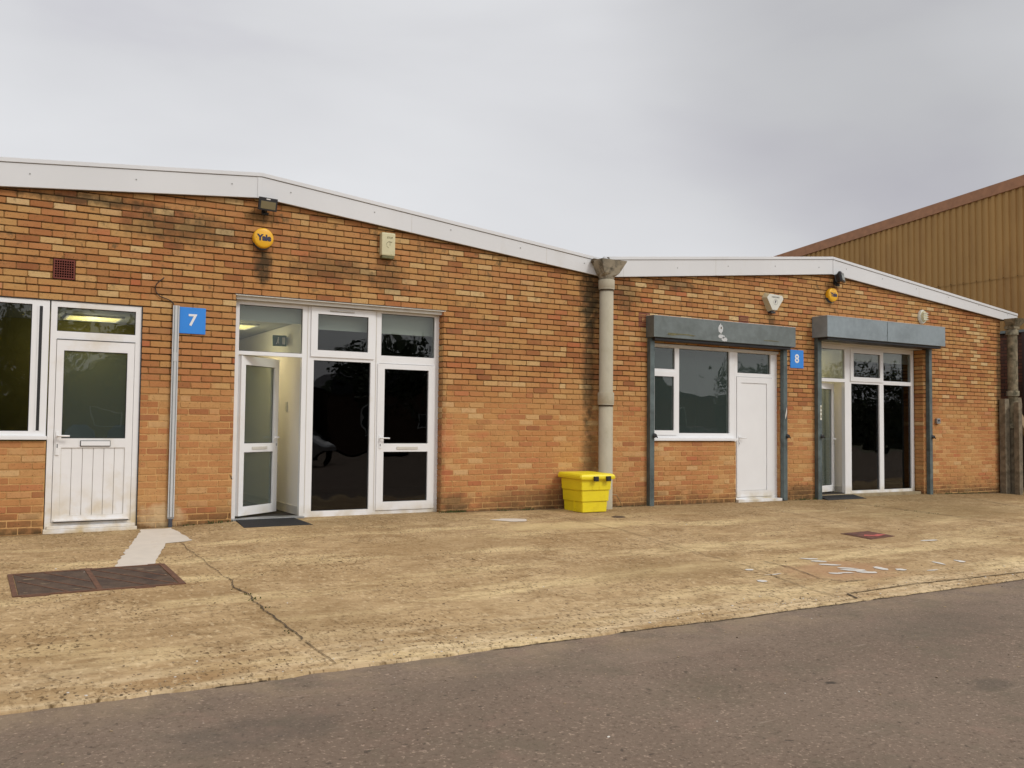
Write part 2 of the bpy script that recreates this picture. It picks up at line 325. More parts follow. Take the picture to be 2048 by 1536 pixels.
def ground_mat(name, kind):
    mt = bpy.data.materials.new(name); mt.use_nodes = True; t = mt.node_tree; lk = t.links.new; b = t.nodes['Principled BSDF']
    b.inputs['Roughness'].default_value = 0.93; b.inputs['Specular IOR Level'].default_value = 0.25
    geo = t.nodes.new('ShaderNodeNewGeometry'); P = geo.outputs['Position']
    def mapv(sc, rot=(0, 0, 0)):
        q = t.nodes.new('ShaderNodeMapping'); q.inputs['Scale'].default_value = sc; q.inputs['Rotation'].default_value = rot; lk(P, q.inputs[0]); return q.outputs[0]
    def nz(v, s, d=6, r=0.6, dist=0):
        n = t.nodes.new('ShaderNodeTexNoise'); n.inputs['Scale'].default_value = s; n.inputs['Detail'].default_value = d; n.inputs['Roughness'].default_value = r
        n.inputs['Distortion'].default_value = dist; lk(v, n.inputs['Vector']); return n.outputs['Fac']
    def rng(v, a, c, d=0.0, e=1.0):
        q = t.nodes.new('ShaderNodeMapRange'); q.inputs['From Min'].default_value = a; q.inputs['From Max'].default_value = c
        q.inputs['To Min'].default_value = d; q.inputs['To Max'].default_value = e; lk(v, q.inputs['Value']); return q.outputs[0]
    def mixc(f, a, c, mode='MIX'):
        q = t.nodes.new('ShaderNodeMixRGB'); q.blend_type = mode
        for i, val in ((0, f), (1, a), (2, c)):
            if isinstance(val, (int, float)): q.inputs[i].default_value = val
            elif isinstance(val, tuple): q.inputs[i].default_value = (*val, 1)
            else: lk(val, q.inputs[i])
        return q.outputs[0]
    def mth(op, a, c):
        q = t.nodes.new('ShaderNodeMath'); q.operation = op
        for i, val in ((0, a), (1, c)):
            if isinstance(val, (int, float)): q.inputs[i].default_value = val
            else: lk(val, q.inputs[i])
        return q.outputs[0]
    one = mapv((1, 1, 1)); brush = mapv((1.6, 9, 1), (0, 0, R(-4)))
    sep = t.nodes.new('ShaderNodeSeparateXYZ'); lk(P, sep.inputs[0]); Y = sep.outputs['Y']; X = sep.outputs['X']
    bp = t.nodes.new('ShaderNodeBump'); bp.inputs['Distance'].default_value = 0.012
    if kind == 'concrete':
        c = mixc(rng(nz(one, 0.55, 5), 0.35, 0.68), (0.405, 0.265, 0.125), (0.54, 0.385, 0.21))
        c = mixc(rng(nz(one, 2.3, 7, 0.65, 0.4), 0.46, 0.66, 0, .85), c, (0.29, 0.18, 0.08))          # brown damp stains
        c = mixc(mth('MULTIPLY', rng(nz(mapv((0.5, 2.2, 1)), 0.9, 6), 0.50, 0.66), 0.75), c, (0.72, 0.55, 0.29))   # sandy wash
        dam = mth('MULTIPLY', rng(Y, -2.8, -0.4), rng(X, 7.0, 12.5)); dam = mth('MULTIPLY', dam, rng(nz(one, 0.9, 4), 0.35, 0.6, 0.3, 0.9))
        c = mixc(dam, c, (0.24, 0.16, 0.07))
        lw = mth('MULTIPLY', rng(Y, -1.4, -0.1), rng(nz(one, 1.6, 6), 0.36, 0.66, 0.15, 0.8))     # browner towards the wall, broken up by noise
        c = mixc(lw, c, (0.27, 0.18, 0.08))
        edg = mth('MULTIPLY', rng(Y, -4.9, -5.7), rng(nz(mapv((0.7, 3, 1)), 2.0, 7), 0.42, 0.60))
        c = mixc(mth('MULTIPLY', edg, 0.65), c, (0.74, 0.58, 0.36))                                    # worn pale edge
        br = mth('MULTIPLY', rng(Y, -4.95, -5.5), rng(nz(mapv((0.6, 2, 1)), 1.3, 5), 0.50, 0.62)); c = mixc(mth('MULTIPLY', br, .5), c, (.33, .19, .085))
        wisp = nz(mapv((1.3, 4, 1), (0, 0, R(-3))), 3.2, 8, 0.75, 0.3); c = mixc(rng(wisp, 0.47, 0.66, 0, .7), c, (0.27, 0.17, 0.075))   # tamped ridges
        pm = rng(nz(one, 1.3, 4), 0.36, 0.62, 0.25, 1.0)
        fine = nz(mapv((17, 11, 1), (0, 0, R(-4))), 1.0, 5, 0.75, .5); c = mixc(mth('MULTIPLY', rng(fine, 0.54, 0.66), pm), c, (0.13, 0.078, 0.03))
        c = mixc(mth('MULTIPLY', rng(nz(mapv((24, 13, 1)), 1.0, 3, 0.6), 0.56, 0.68), .4), c, (0.78, 0.60, 0.36))
        grit = nz(mapv((42, 22, 1)), 1.0, 3, 0.6); c = mixc(mth('MULTIPLY', rng(grit, 0.56, 0.66), pm), c, (0.10, 0.06, 0.025))
        pits = t.nodes.new('ShaderNodeTexVoronoi'); pits.inputs['Scale'].default_value = 12; lk(mapv((1, 1.8, 1)), pits.inputs['Vector'])
        pp = mth('MULTIPLY', rng(pits.outputs['Distance'], 0.15, 0.08), rng(nz(one, 1.7, 4), 0.5, 0.6)); c = mixc(pp, c, (0.07, 0.045, 0.025))
        for (x, y, rx, ry, kk, cc) in [(7.35, -4.85, .75, .45, .75, (.42, .245, .13)), (2.2, -4.7, .5, .9, .35, (.28, .18, .08)), (9.6, -3.3, .9, .6, .5, (.30, .19, .085)), (13, -2.0, 2.2, .9, .5, (.22, .145, .06)), (4.2, -2.2, 1.2, .5, .45, (.30, .19, .085)), (5.6, -4.2, 1.0, .5, .5, (.30, .20, .09)), (6.5, -1.5, 1.2, .35, .5, (.72, .56, .28))]:
            dx = mth('DIVIDE', mth('SUBTRACT', X, x), rx); dy = mth('DIVIDE', mth('SUBTRACT', Y, y), ry); d = mth('ADD', mth('MULTIPLY', dx, dx), mth('MULTIPLY', dy, dy))
            c = mixc(mth('MULTIPLY', rng(mth('ADD', d, mth('MULTIPLY', mth('SUBTRACT', nz(one, 4, 6), .5), 2.4)), 1.1, 0.2), kk), c, cc)
        h = mth('SUBTRACT', mth('MULTIPLY', wisp, 0.8), mth('MULTIPLY', fine, 0.6)); h = mth('SUBTRACT', h, mth('MULTIPLY', pp, 0.5))
        bp.inputs['Strength'].default_value = 0.8
    elif kind == 'tarmac':
        c = mixc(rng(nz(one, 0.45, 6, 0.6, 0.3), 0.36, 0.66), (0.178, 0.128, 0.092), (0.222, 0.165, 0.120))
        c = mixc(rng(nz(mapv((0.7, 1.6, 1), (0, 0, R(25))), 1.1, 6), 0.55, 0.75, 0, 0.7), c, (0.135, 0.108, 0.075))
        g1 = nz(one, 38, 4, 0.75); c = mixc(rng(g1, 0.52, 0.70, 0, 0.75), c, (0.085, 0.055, 0.038))
        c = mixc(rng(nz(one, 47, 3, 0.6), 0.58, 0.70, 0, 0.65), c, (0.46, 0.34, 0.25))
        vo = t.nodes.new('ShaderNodeTexVoronoi'); vo.inputs['Scale'].default_value = 15; lk(one, vo.inputs['Vector'])
        sp = mth('MULTIPLY', rng(vo.outputs['Distance'], 0.10, 0.05), rng(nz(one, 7, 3), 0.57, 0.62)); c = mixc(sp, c, (0.50, 0.42, 0.35)); c = mixc(rng(nz(one, 23, 3, .6), .63, .70, 0, .7), c, (.06, .045, .034))
        c = mixc(mth('MULTIPLY', rng(Y, -6.35, -5.95), rng(nz(one, 3.0, 6), 0.4, 0.6, 0.0, 0.55)), c, (0.30, 0.22, 0.14))
        for (x, y, rx, ry, kk, cc) in [(5.05, -7.75, .20, .10, .45, (.08, .065, .05)), (4.25, -7.3, .05, .03, .9, (.05, .04, .03)), (1.2, -6.6, .5, .25, .4, (.09, .075, .06)), (2.6, -6.4, .5, .2, .15, (.10, .085, .06)), (6.2, -6.7, .9, .35, .35, (.11, .09, .065)), (3.6, -7.1, .6, .3, .15, (.12, .10, .06)), (3.9, -6.3, .8, .2, .3, (.30, .22, .16))]:
            dx = mth('DIVIDE', mth('SUBTRACT', X, x), rx); dy = mth('DIVIDE', mth('SUBTRACT', Y, y), ry); d = mth('ADD', mth('MULTIPLY', dx, dx), mth('MULTIPLY', dy, dy))
            c = mixc(mth('MULTIPLY', rng(mth('ADD', d, mth('MULTIPLY', mth('SUBTRACT', nz(one, 6, 6), .5), 2.4)), 1.1, 0.2), kk), c, cc)
        sc = mth('MULTIPLY', rng(nz(mapv((1.2, 16, 1), (0, 0, R(32))), 2.2, 4, .6), .66, .70), rng(nz(one, 1.3, 3), .52, .62)); c = mixc(mth('MULTIPLY', sc, .45), c, (.45, .36, .28))
        c = mixc(rng(nz(one, 2.6, 7, .75), .50, .70, 0, .45), c, (.115, .10, .065)); c = mixc(rng(nz(one, 3.1, 6, .7), .55, .72, 0, .4), c, (.27, .175, .13))
        h = g1; bp.inputs['Strength'].default_value = 0.7
    else:
        c = mixc(rng(nz(one, 0.3, 5), 0.35, 0.65), (0.09, 0.10, 0.04), (0.16, 0.13, 0.08)); h = nz(one, 10); bp.inputs['Strength'].default_value = 0.5
    lk(c, b.inputs['Base Color']); lk(h, bp.inputs['Height']); lk(bp.outputs[0], b.inputs['Normal'])
    return mt
CONC = ground_mat('worn_sandy_concrete', 'concrete'); TAR = ground_mat('worn_tarmac', 'tarmac'); EARTH = ground_mat('earth_and_grass', 'earth')
bm = B(); strip_sheet(bm, frange(-6, 30, 0.03), lambda x: (edge(x), 0.35 if x < 17.9 else 14.0), 40, 0.0, skirt=0.03)
struct('concrete_apron', bm, CONC)
bm = B(); strip_sheet(bm, frange(-60, 90, 0.5), lambda x: (-30, EDGE_Y+0.25), 50, -0.014)
struct('road', bm, TAR)
bm = B(); box(bm, -900, 900, -900, 900, -1.2, -0.9)
struct('ground', bm, EARTH)

# joints, cracks, patches
def ribbon(name, pts, w, mt, jit=0.012, seed=0, wj=0.6, dz=0.007):
    rnd = random.Random(seed); P = []
    for (a, b2) in zip(pts, pts[1:]):
        n = max(2, int(math.dist(a, b2)/0.035))
        for i in range(n): P.append((a[0]+(b2[0]-a[0])*i/n, a[1]+(b2[1]-a[1])*i/n))
    bm = B(); prev = None
    for i, (x, y) in enumerate(P):
        d = Vector(P[min(i+1, len(P)-1)])-Vector(P[max(i-1, 0)]); nn = Vector((-d.y, d.x)).normalized()
        o2 = jit*mnoise.noise(Vector((i*0.12, seed, 0)))*2+jit*0.5*(rnd.random()-.5); ww = w*(1-wj+2*wj*abs(mnoise.noise(Vector((i*0.35, seed+7, 1))))+wj*0.5*rnd.random())
        c = Vector((x, y))+nn*o2; a = c+nn*ww/2; b2 = c-nn*ww/2
        cur = (bm.verts.new((a.x, a.y, g(a.x, a.y)+dz)), bm.verts.new((b2.x, b2.y, g(b2.x, b2.y)+dz)))
        if prev: bm.faces.new((prev[0], prev[1], cur[1], cur[0]))
        prev = cur
    return struct(name, bm, mt)

for i, (n, pts, w_, mt, j) in enumerate([
    ('crack', [(1.93, -1.1), (1.93, -2.0), (1.92, -3.0)], 0.006, CRACK_SHADE, 0.012),
    ('crack', [(1.92, -3.0), (1.91, -3.8), (1.90, -4.6), (1.90, -5.2)], 0.013, CRACK_SHADE, 0.024),
    ('joint', [(1.90, -5.2), (1.90, -5.78)], 0.012, CRACKL, 0.01),
    ('joint', [(6.63, -0.02), (6.80, -1.1), (6.86, -2.0), (6.62, -3.7), (6.60, -4.3), (6.30, -5.3), (6.24, -5.75)], 0.011, CRACKL, 0.006),
    ('crack', [(6.94, -4.2), (6.93, -4.6), (6.76, -5.05), (6.87, -5.26), (7.17, -5.28)], 0.015, CRACK_SHADE, 0.010),
    ('joint', [(10.6, -0.05), (10.53, -1.0), (10.3, -2.2), (10.1, -3.2)], 0.014, CRACKL, 0.010),
    ('crack', [(12.60, -0.30), (12.70, -1.06), (12.70, -2.46)], 0.024, CRACK_SHADE, 0.012),
    ('joint', [(12.70, -2.46), (12.55, -3.6), (12.5, -5.6)], 0.016, CRACK_SHADE, 0.012),
    ('joint', [(15.9, -0.15), (15.6, -1.0), (15.1, -2.1), (15.0, -5.6)], 0.022, CRACKL, 0.010),
    ('crack', [(6.45, -5.62), (6.36, -5.82)], 0.03, CRACK_SHADE, 0.012),
    ('joint', [(6.5, -5.62), (7.4, -5.58), (8.5, -5.62), (9.6, -5.66)], 0.03, CRACKL, 0.012),
    ('joint', [(-3, -0.02), (0.76, -0.02)], 0.02, CRACK_SHADE, 0.006),
    ('joint', [(1.7, -0.02), (2.7, -0.02)], 0.014, CRACK_SHADE, 0.006),
    ('joint', [(5.44, -0.025), (7.25, -0.03)], 0.034, CRACK_SHADE, 0.010),
    ('joint', [(8.1, -0.025), (8.85, -0.03)], 0.03, CRACK_SHADE, 0.010),
    ('joint', [(8.97, -0.02), (10.7, -0.02)], 0.016, CRACK_SHADE, 0.006),
    ('joint', [(11.8, -0.025), (12.5, -0.03)], 0.03, CRACK_SHADE, 0.010),
    ('joint', [(15.68, -0.03), (18.0, -0.03)], 0.04, CRACK_SHADE, 0.014)]):
    ribbon(n, pts, w_, mt, j, seed=i)
# dark seam between concrete and tarmac, broken up
for i, (a, b2) in enumerate([(1.2, 1.5), (2.9, 3.6), (3.9, 6.45), (6.5, 9.5), (10, 16)]):
    pts = [(x, edge(x)-0.012) for x in frange(a, b2, 0.05)]
    ribbon('seam', pts, 0.016, CRACK_SHADE, 0.004, seed=40+i, wj=0.8, dz=-0.008)
def blob(name, poly, mt, seed=0, jit=0.02, step=0.04, dz=0.004):
    P = []
    for a, b2 in zip(poly, poly[1:]+poly[:1]):
        n = max(1, int(math.dist(a, b2)/step))
        for i in range(n):
            x, y = a[0]+(b2[0]-a[0])*i/n, a[1]+(b2[1]-a[1])*i/n
            P.append((x+jit*mnoise.noise(Vector((x*9, y*9, seed))), y+jit*mnoise.noise(Vector((y*9, x*9, seed+5)))))
    bm = B(); c = Vector((sum(p[0] for p in P)/len(P), sum(p[1] for p in P)/len(P)))
    vs = [bm.verts.new((x, y, g(x, y)+dz)) for x, y in P]
    f = bm.faces.new(vs)
    if f.normal.z < 0: f.normal_flip()
    bmesh.ops.triangulate(bm, faces=[f])
    return struct(name, bm, mt)
blob('cement_patch', [(1.73, -0.10), (2.04, -0.12), (2.07, -1.06), (1.80, -1.12), (1.49, -2.24), (1.17, -2.24)], PATCH, 1, 0.025, 0.03)
blob('cement_patch', [(5.72, -0.80), (5.95, -0.72), (6.2, -0.88), (6.1, -1.05), (5.85, -1.0)], PATCH, 2, 0.05)
for i, (x, y, a, b2) in enumerate([(7.51, -4.27, .10, .035), (7.50, -4.42, .09, .04), (7.45, -4.60, .11, .035), (7.45, -4.80, .11, .03), (7.43, -4.90, .13, .05), (7.46, -5.02, .12, .05), (7.12, -4.94, .07, .03), (7.24, -4.96, .10, .02),
                                   (7.78, -4.93, .05, .09), (7.92, -5.06, .05, .05), (10.02, -3.91, .16, .035), (8.64, -4.98, .03, .09), (8.97, -4.99, .05, .07), (6.16, -4.94, .045, .055), (6.46, -4.49, .05, .03), (6.5, -4.75, .12, .012), (8.2, -5.2, .08, .02), (0.12, -2.4, .08, .05)]):
    ang = 0.5 if i < 8 else 0.1
    poly = [(x+math.cos(t)*a*math.cos(ang)*(.7+.5*random.random())-math.sin(t)*b2*math.sin(ang), y-math.cos(t)*a*math.sin(ang)*1.0-math.sin(t)*b2*(.7+.5*random.random())) for t in [k*math.pi/6 for k in range(12)]]
    blob('paint_mark', poly, CHIP, 10+i, 0.02, 0.02, dz=0.0045)
# loose grit along the worn edge of the concrete
bm = B(); rnd = random.Random(3)
for k in range(1100):
    if k < 650:
        x = rnd.uniform(0, 11); y = EDGE_Y+0.02+abs(rnd.gauss(0, 0.20))
        s = rnd.uniform(0.003, 0.008)
    else:
        x = rnd.uniform(0, 13); y = rnd.uniform(-7.8, -0.2); s = rnd.uniform(0.003, 0.008)
    z = g(x, y)+(0.0 if y > EDGE_Y else -0.014)
    M = Matrix.Translation((x, y, z+s*.3)) @ Matrix.Rotation(rnd.random()*6, 4, 'Z') @ Matrix.Diagonal((s*rnd.uniform(.8, 1.8), s, s*.6, 1))
    r = bmesh.ops.create_icosphere(bm, subdivisions=1, radius=1, matrix=M); mi = 0 if rnd.random() < .72 else (1 if rnd.random() < .6 else 2)
    for v in r['verts']:
        for f in v.link_faces: f.material_index = mi
tag(finish('loose_grit', bm, [STONE, CRACK_SHADE, CHIP]), 'tiny scattered stones and grit on the worn concrete and tarmac', 'grit', kind='stuff')
bm = B(); rnd = random.Random(5)
def tuft(x, y, n, h):
    for k in range(n):
        a = rnd.random()*6.28; px, py = x+rnd.gauss(0, .035), y+rnd.gauss(0, .012); z = g(px, py); hh = h*rnd.uniform(.5, 1.2); w2 = .004+.004*rnd.random()
        dx, dy = math.cos(a)*hh*.6, -abs(math.sin(a))*hh*.5
        v = [bm.verts.new(q) for q in ((px-w2, py, z), (px+w2, py, z), (px+dx*.6+w2, py+dy*.6, z+hh*.7), (px+dx, py+dy, z+hh*.85))]
        bm.faces.new(v)
for (a, b2, n) in [(5.42, 5.75, 14), (6.3, 6.9, 9), (12.0, 12.5, 14), (12.7, 13.0, 6), (15.9, 17.6, 26), (8.1, 8.8, 5), (2.2, 2.7, 5), (17.9, 18.6, 14)]:
    for k in range(n): tuft(rnd.uniform(a, b2), -0.035, 7, rnd.uniform(.015, .045))
for k in range(8): tuft(1.91+rnd.gauss(0, .01), rnd.uniform(-5.1, -3.2), 4, .012)
for k in range(6): tuft(12.70+rnd.gauss(0, .01), rnd.uniform(-2.3, -.9), 5, .02)
tag(finish('weeds', bm, WEED), 'small green weeds growing where brick wall meets concrete', 'weeds', kind='stuff')

# ------------------------------------------------------------------ building
bld = thing('brick_workshop', (9.0, 0, 0), 'long single storey orange brick workshop with low zigzag roof and white fascia', 'building')
def roof_bottom(x):
    P = [(-4, 3.18), (2.97, 3.815), (8.0, 3.335), (12.93, 3.84), (18.5, 3.345), (19, 3.3)]
    for (a, za), (b2, zb) in zip(P, P[1:]):
        if x <= b2: return za+(zb-za)*(x-a)/(b2-a)
    return P[-1][1]
OPEN = [(-1.0, .77, .93, 2.43), (.77, 1.69, -.5, 2.43), (2.72, 5.43, -.5, 2.655), (8.93, 10.70, .93, 2.43), (10.70, 11.69, -.5, 2.43), (12.62, 15.50, -.5, 2.70), (.78, 1.0, 2.66, 2.88)]
XL, XR = -4.0, 17.97
bm = B(); holed(bm, XL, XR, -.6, 3.0, 0.009, 0.22, OPEN)
# sloped top part
tp = [(x, roof_bottom(x)+.12) for x in (XL, 2.97, 8.0, 12.93, XR)]
prism(bm, [(XL, 3.0), (XR, 3.0)]+tp[::-1], 0.009, 0.22)
# end walls and back wall
box(bm, XL, XL+.22, .22, 12, -.6, 3.2); box(bm, XR-.22, XR, .22, 12, -.6, 3.4); box(bm, XL, XR, 12, 12.22, -.6, 3.4)
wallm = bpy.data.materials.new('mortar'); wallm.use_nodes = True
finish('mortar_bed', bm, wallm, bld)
def mortar_nodes(mt, brick):
    t = mt.node_tree; lk = t.links.new; b = t.nodes['Principled BSDF']; b.inputs['Roughness'].default_value = 0.92; b.inputs['Specular IOR Level'].default_value = 0.2
    P = t.nodes.new('ShaderNodeNewGeometry').outputs['Position']; sep = t.nodes.new('ShaderNodeSeparateXYZ'); lk(P, sep.inputs[0])
    def nz(s, d=5, r=.6, sc=(1, 1, 1)):
        q = t.nodes.new('ShaderNodeMapping'); q.inputs['Scale'].default_value = sc; lk(P, q.inputs[0])
        n = t.nodes.new('ShaderNodeTexNoise'); n.inputs['Scale'].default_value = s; n.inputs['Detail'].default_value = d; n.inputs['Roughness'].default_value = r; lk(q.outputs[0], n.inputs['Vector']); return n.outputs['Fac']
    def rng(v, a, c, d=0., e=1.):
        q = t.nodes.new('ShaderNodeMapRange'); q.inputs['From Min'].default_value = a; q.inputs['From Max'].default_value = c; q.inputs['To Min'].default_value = d; q.inputs['To Max'].default_value = e; lk(v, q.inputs['Value']); return q.outputs[0]
    def mixc(f, a, c, mode='MIX'):
        q = t.nodes.new('ShaderNodeMixRGB'); q.blend_type = mode
        for i, val in ((0, f), (1, a), (2, c)):
            if isinstance(val, (int, float)): q.inputs[i].default_value = val
            elif isinstance(val, tuple): q.inputs[i].default_value = (*val, 1)
            else: lk(val, q.inputs[i])
        return q.outputs[0]
    def mth(op, a, c):
        q = t.nodes.new('ShaderNodeMath'); q.operation = op
        for i, val in ((0, a), (1, c)):
            if isinstance(val, (int, float)): q.inputs[i].default_value = val
            else: lk(val, q.inputs[i])
        return q.outputs[0]
    X, Z = sep.outputs['X'], sep.outputs['Z']
    def spot(x, z, rx, rz, s=0):      # an irregular stain at a fixed place on the wall
        dx = mth('DIVIDE', mth('SUBTRACT', X, x), rx); dz = mth('DIVIDE', mth('SUBTRACT', Z, z), rz)
        d = mth('ADD', mth('MULTIPLY', dx, dx), mth('MULTIPLY', dz, dz)); return rng(mth('ADD', d, mth('MULTIPLY', mth('SUBTRACT', nz(9, 4), .5), 2.2)), 1.0, 0.1)
    if brick:
        at = t.nodes.new('ShaderNodeAttribute'); at.attribute_name = 'tint'; s2 = t.nodes.new('ShaderNodeSeparateColor'); lk(at.outputs['Color'], s2.inputs[0])
        rp = t.nodes.new('ShaderNodeValToRGB'); els = [(0, (.27, .105, .045)), (.08, (.37, .150, .055)), (.25, (.43, .190, .070)), (.50, (.455, .222, .078)), (.76, (.480, .260, .096)), (.90, (.54, .335, .14)), (1, (.62, .44, .22))]
        rp.color_ramp.elements[0].color = (*els[0][1], 1); rp.color_ramp.elements[1].color = (*els[-1][1], 1)
        for p, c in els[1:-1]: rp.color_ramp.elements.new(p).color = (*c, 1)
        lk(s2.outputs[0], rp.inputs[0]); c = rp.outputs[0]
        c = mixc(rng(s2.outputs[2], .92, 1.0, 0, .75), c, (.44, .115, .055)); c = mixc(rng(s2.outputs[1], .45, 1.0, 0, .30), c, (.47, .19, .09))                        # the odd red brick
        c = mixc(mth('MULTIPLY', rng(Z, 2.1, 0.9), .30), c, (.54, .235, .105))                # the lower courses are oranger
        c = mixc(rng(nz(1.1, 4), .45, .70, 0, .45), c, (.54, .33, .125))
        c = mixc(rng(nz(22, 5, .7), .48, .78, 0, .42), c, (.27, .125, .04))                   # mottling in each brick
        c = mixc(rng(nz(60, 3, .6), .64, .70, 0, .8), c, (.05, .03, .015))                    # pits
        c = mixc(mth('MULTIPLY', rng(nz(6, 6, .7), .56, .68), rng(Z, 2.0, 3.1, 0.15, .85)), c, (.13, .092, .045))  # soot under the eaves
        c = mixc(mth('MULTIPLY', rng(nz(3.4, 5, .7), .58, .70), .30), c, (.55, .19, .07))
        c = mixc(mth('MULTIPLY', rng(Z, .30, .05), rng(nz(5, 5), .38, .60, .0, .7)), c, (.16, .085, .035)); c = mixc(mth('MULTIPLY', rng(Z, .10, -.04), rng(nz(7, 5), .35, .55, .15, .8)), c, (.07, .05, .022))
    else:
        c = mixc(rng(nz(4, 4), .4, .6), (.34, .185, .06), (.25, .13, .045))
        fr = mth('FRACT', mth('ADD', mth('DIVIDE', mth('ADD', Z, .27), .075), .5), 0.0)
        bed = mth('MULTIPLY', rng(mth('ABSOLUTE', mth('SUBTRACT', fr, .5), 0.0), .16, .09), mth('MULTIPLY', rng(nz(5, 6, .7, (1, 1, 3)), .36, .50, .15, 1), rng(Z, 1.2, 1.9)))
        c = mixc(bed, c, (.055, .030, .012))                                                  # shadow under the bricks painted into the dirty eroded bed joints
        lo = mth('MULTIPLY', rng(Z, 1.75, 1.25), rng(nz(2.5, 5), .36, .55, .45, 1.0))
        c = mixc(lo, c, (.58, .34, .14))
        c = mixc(rng(nz(30, 4), .55, .7, 0, .5), c, (.15, .08, .03))
    for (x, z, rx, rz, k) in [(3.02, 3.02, .13, .28, .85), (3.0, 3.60, .22, .10, .6), (4.65, 3.0, .28, .25, .45), (3.9, 3.05, .7, .20, .45), (2.1, 3.35, .8, .22, .55), (7.80, 3.05, .22, .75, .85), (7.78, 2.0, .14, 1.1, .7), (7.2, .12, 1.3, .2, .45),
                              (8.45, 3.1, .3, .3, .5), (5.44, 1.0, .05, 1.3, .3), (7.8, .6, .16, .9, .55), (11.5, 2.93, .10, .13, .6), (9.4, 3.35, .6, .12, .5), (5.6, .12, .3, .16, .5), (17.92, 2.2, .14, 1.3, .75), (17.9, .6, .12, 1.0, .4), (1.2, 3.55, .9, .08, .7), (12.93, 3.62, .2, .1, .4), (12.2, .1, .5, .14, .5)]:
        c = mixc(mth('MULTIPLY', spot(x, z, rx, rz), k), c, (.045, .036, .020))
    c = mixc(mth('MULTIPLY', spot(1.95, .10, .28, .16), .7), c, (.62, .46, .26))             # cement dust by the trunking
    for (x, z, rx, rz) in [(5.52, .95, .16, .30), (5.5, .5, .1, .14), (6.0, 1.02, .2, .05)]:
        c = mixc(mth('MULTIPLY', spot(x, z, rx, rz), .35), c, (.48, .12, .06))
    lk(c, b.inputs['Base Color'])
    bp = t.nodes.new('ShaderNodeBump'); bp.inputs['Strength'].default_value = .6; bp.inputs['Distance'].default_value = .006
    lk(nz(38, 6, .7), bp.inputs['Height']); lk(bp.outputs[0], b.inputs['Normal'])
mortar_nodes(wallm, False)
BRICK = bpy.data.materials.new('ochre_facing_brick'); BRICK.use_nodes = True; mortar_nodes(BRICK, True)
# bricks with real relief, one mesh; every brick carries its own random tint
bm = B(); tl = bm.verts.layers.float_color.new('tint'); rnd = random.Random(11)
def brick(x0, x1, z0, z1, y, dep, tint=None, face='y', fx=0.0, side=1):
    j = lambda s=.0022: rnd.uniform(-s, s)
    tint = tint or (rnd.random(), rnd.random(), rnd.random(), 1)
    if face == 'y':
        if x1-x0 < .03: return
        e_ = .0035; y += j(.0028); t1, t2 = j(.0018), j(.0018)
        # irregular outline: 8 points round the face
        def ring(ins, yy):
            X0, X1, Z0, Z1 = x0+ins, x1-ins, z0+ins, z1-ins; xm = (X0+X1)/2; q = .004 if ins else .003
            ch = [rnd.uniform(.002, .007) if rnd.random() < .85 else rnd.uniform(.008, .02) for _ in range(4)]
            return [(X0+ch[0], Z0), (xm+j(.02), Z0+t1*.5), (X1-ch[1], Z0+t1), (X1, Z0+ch[1]*.7), (X1, Z1-ch[2]*.7), (X1-ch[2], Z1+t2), (xm+j(.02), Z1+t2*.5), (X0+ch[3], Z1), (X0, Z1-ch[3]*.7), (X0, Z0+ch[0]*.7)], yy
        P, yy = ring(e_, y)
        a = [bm.verts.new((px+j(.0012), yy, pz+j(.0012))) for px, pz in P]
        cx, cz = (x0+x1)/2, (z0+z1)/2
        b_ = [bm.verts.new((px+(e_ if px > cx else -e_)*.9, dep, pz+(e_ if pz > cz else -e_)*.9)) for px, pz in P]
        n = len(a); bm.faces.new(a)
        for i in range(n): bm.faces.new((b_[i], b_[(i+1) % n], a[(i+1) % n], a[i]))
        for v in a+b_: v[tl] = tint
    else:   # brick end seen in a reveal, at x = fx facing side
        q = [(x0, z0), (x1, z0), (x1, z1), (x0, z1)]; ins = .003
        a = [bm.verts.new((fx+j(.001), min(max(y_, x0+ins), x1-ins), min(max(z_, z0+ins), z1-ins))) for y_, z_ in q]
        b_ = [bm.verts.new((fx-side*.009, y_, z_)) for y_, z_ in q]
        bm.faces.new(a)
        for i in range(4): bm.faces.new((b_[i], b_[(i+1) % 4], a[(i+1) % 4], a[i]))
        for v in a+b_: v[tl] = tint
Z00 = .93-.075*16
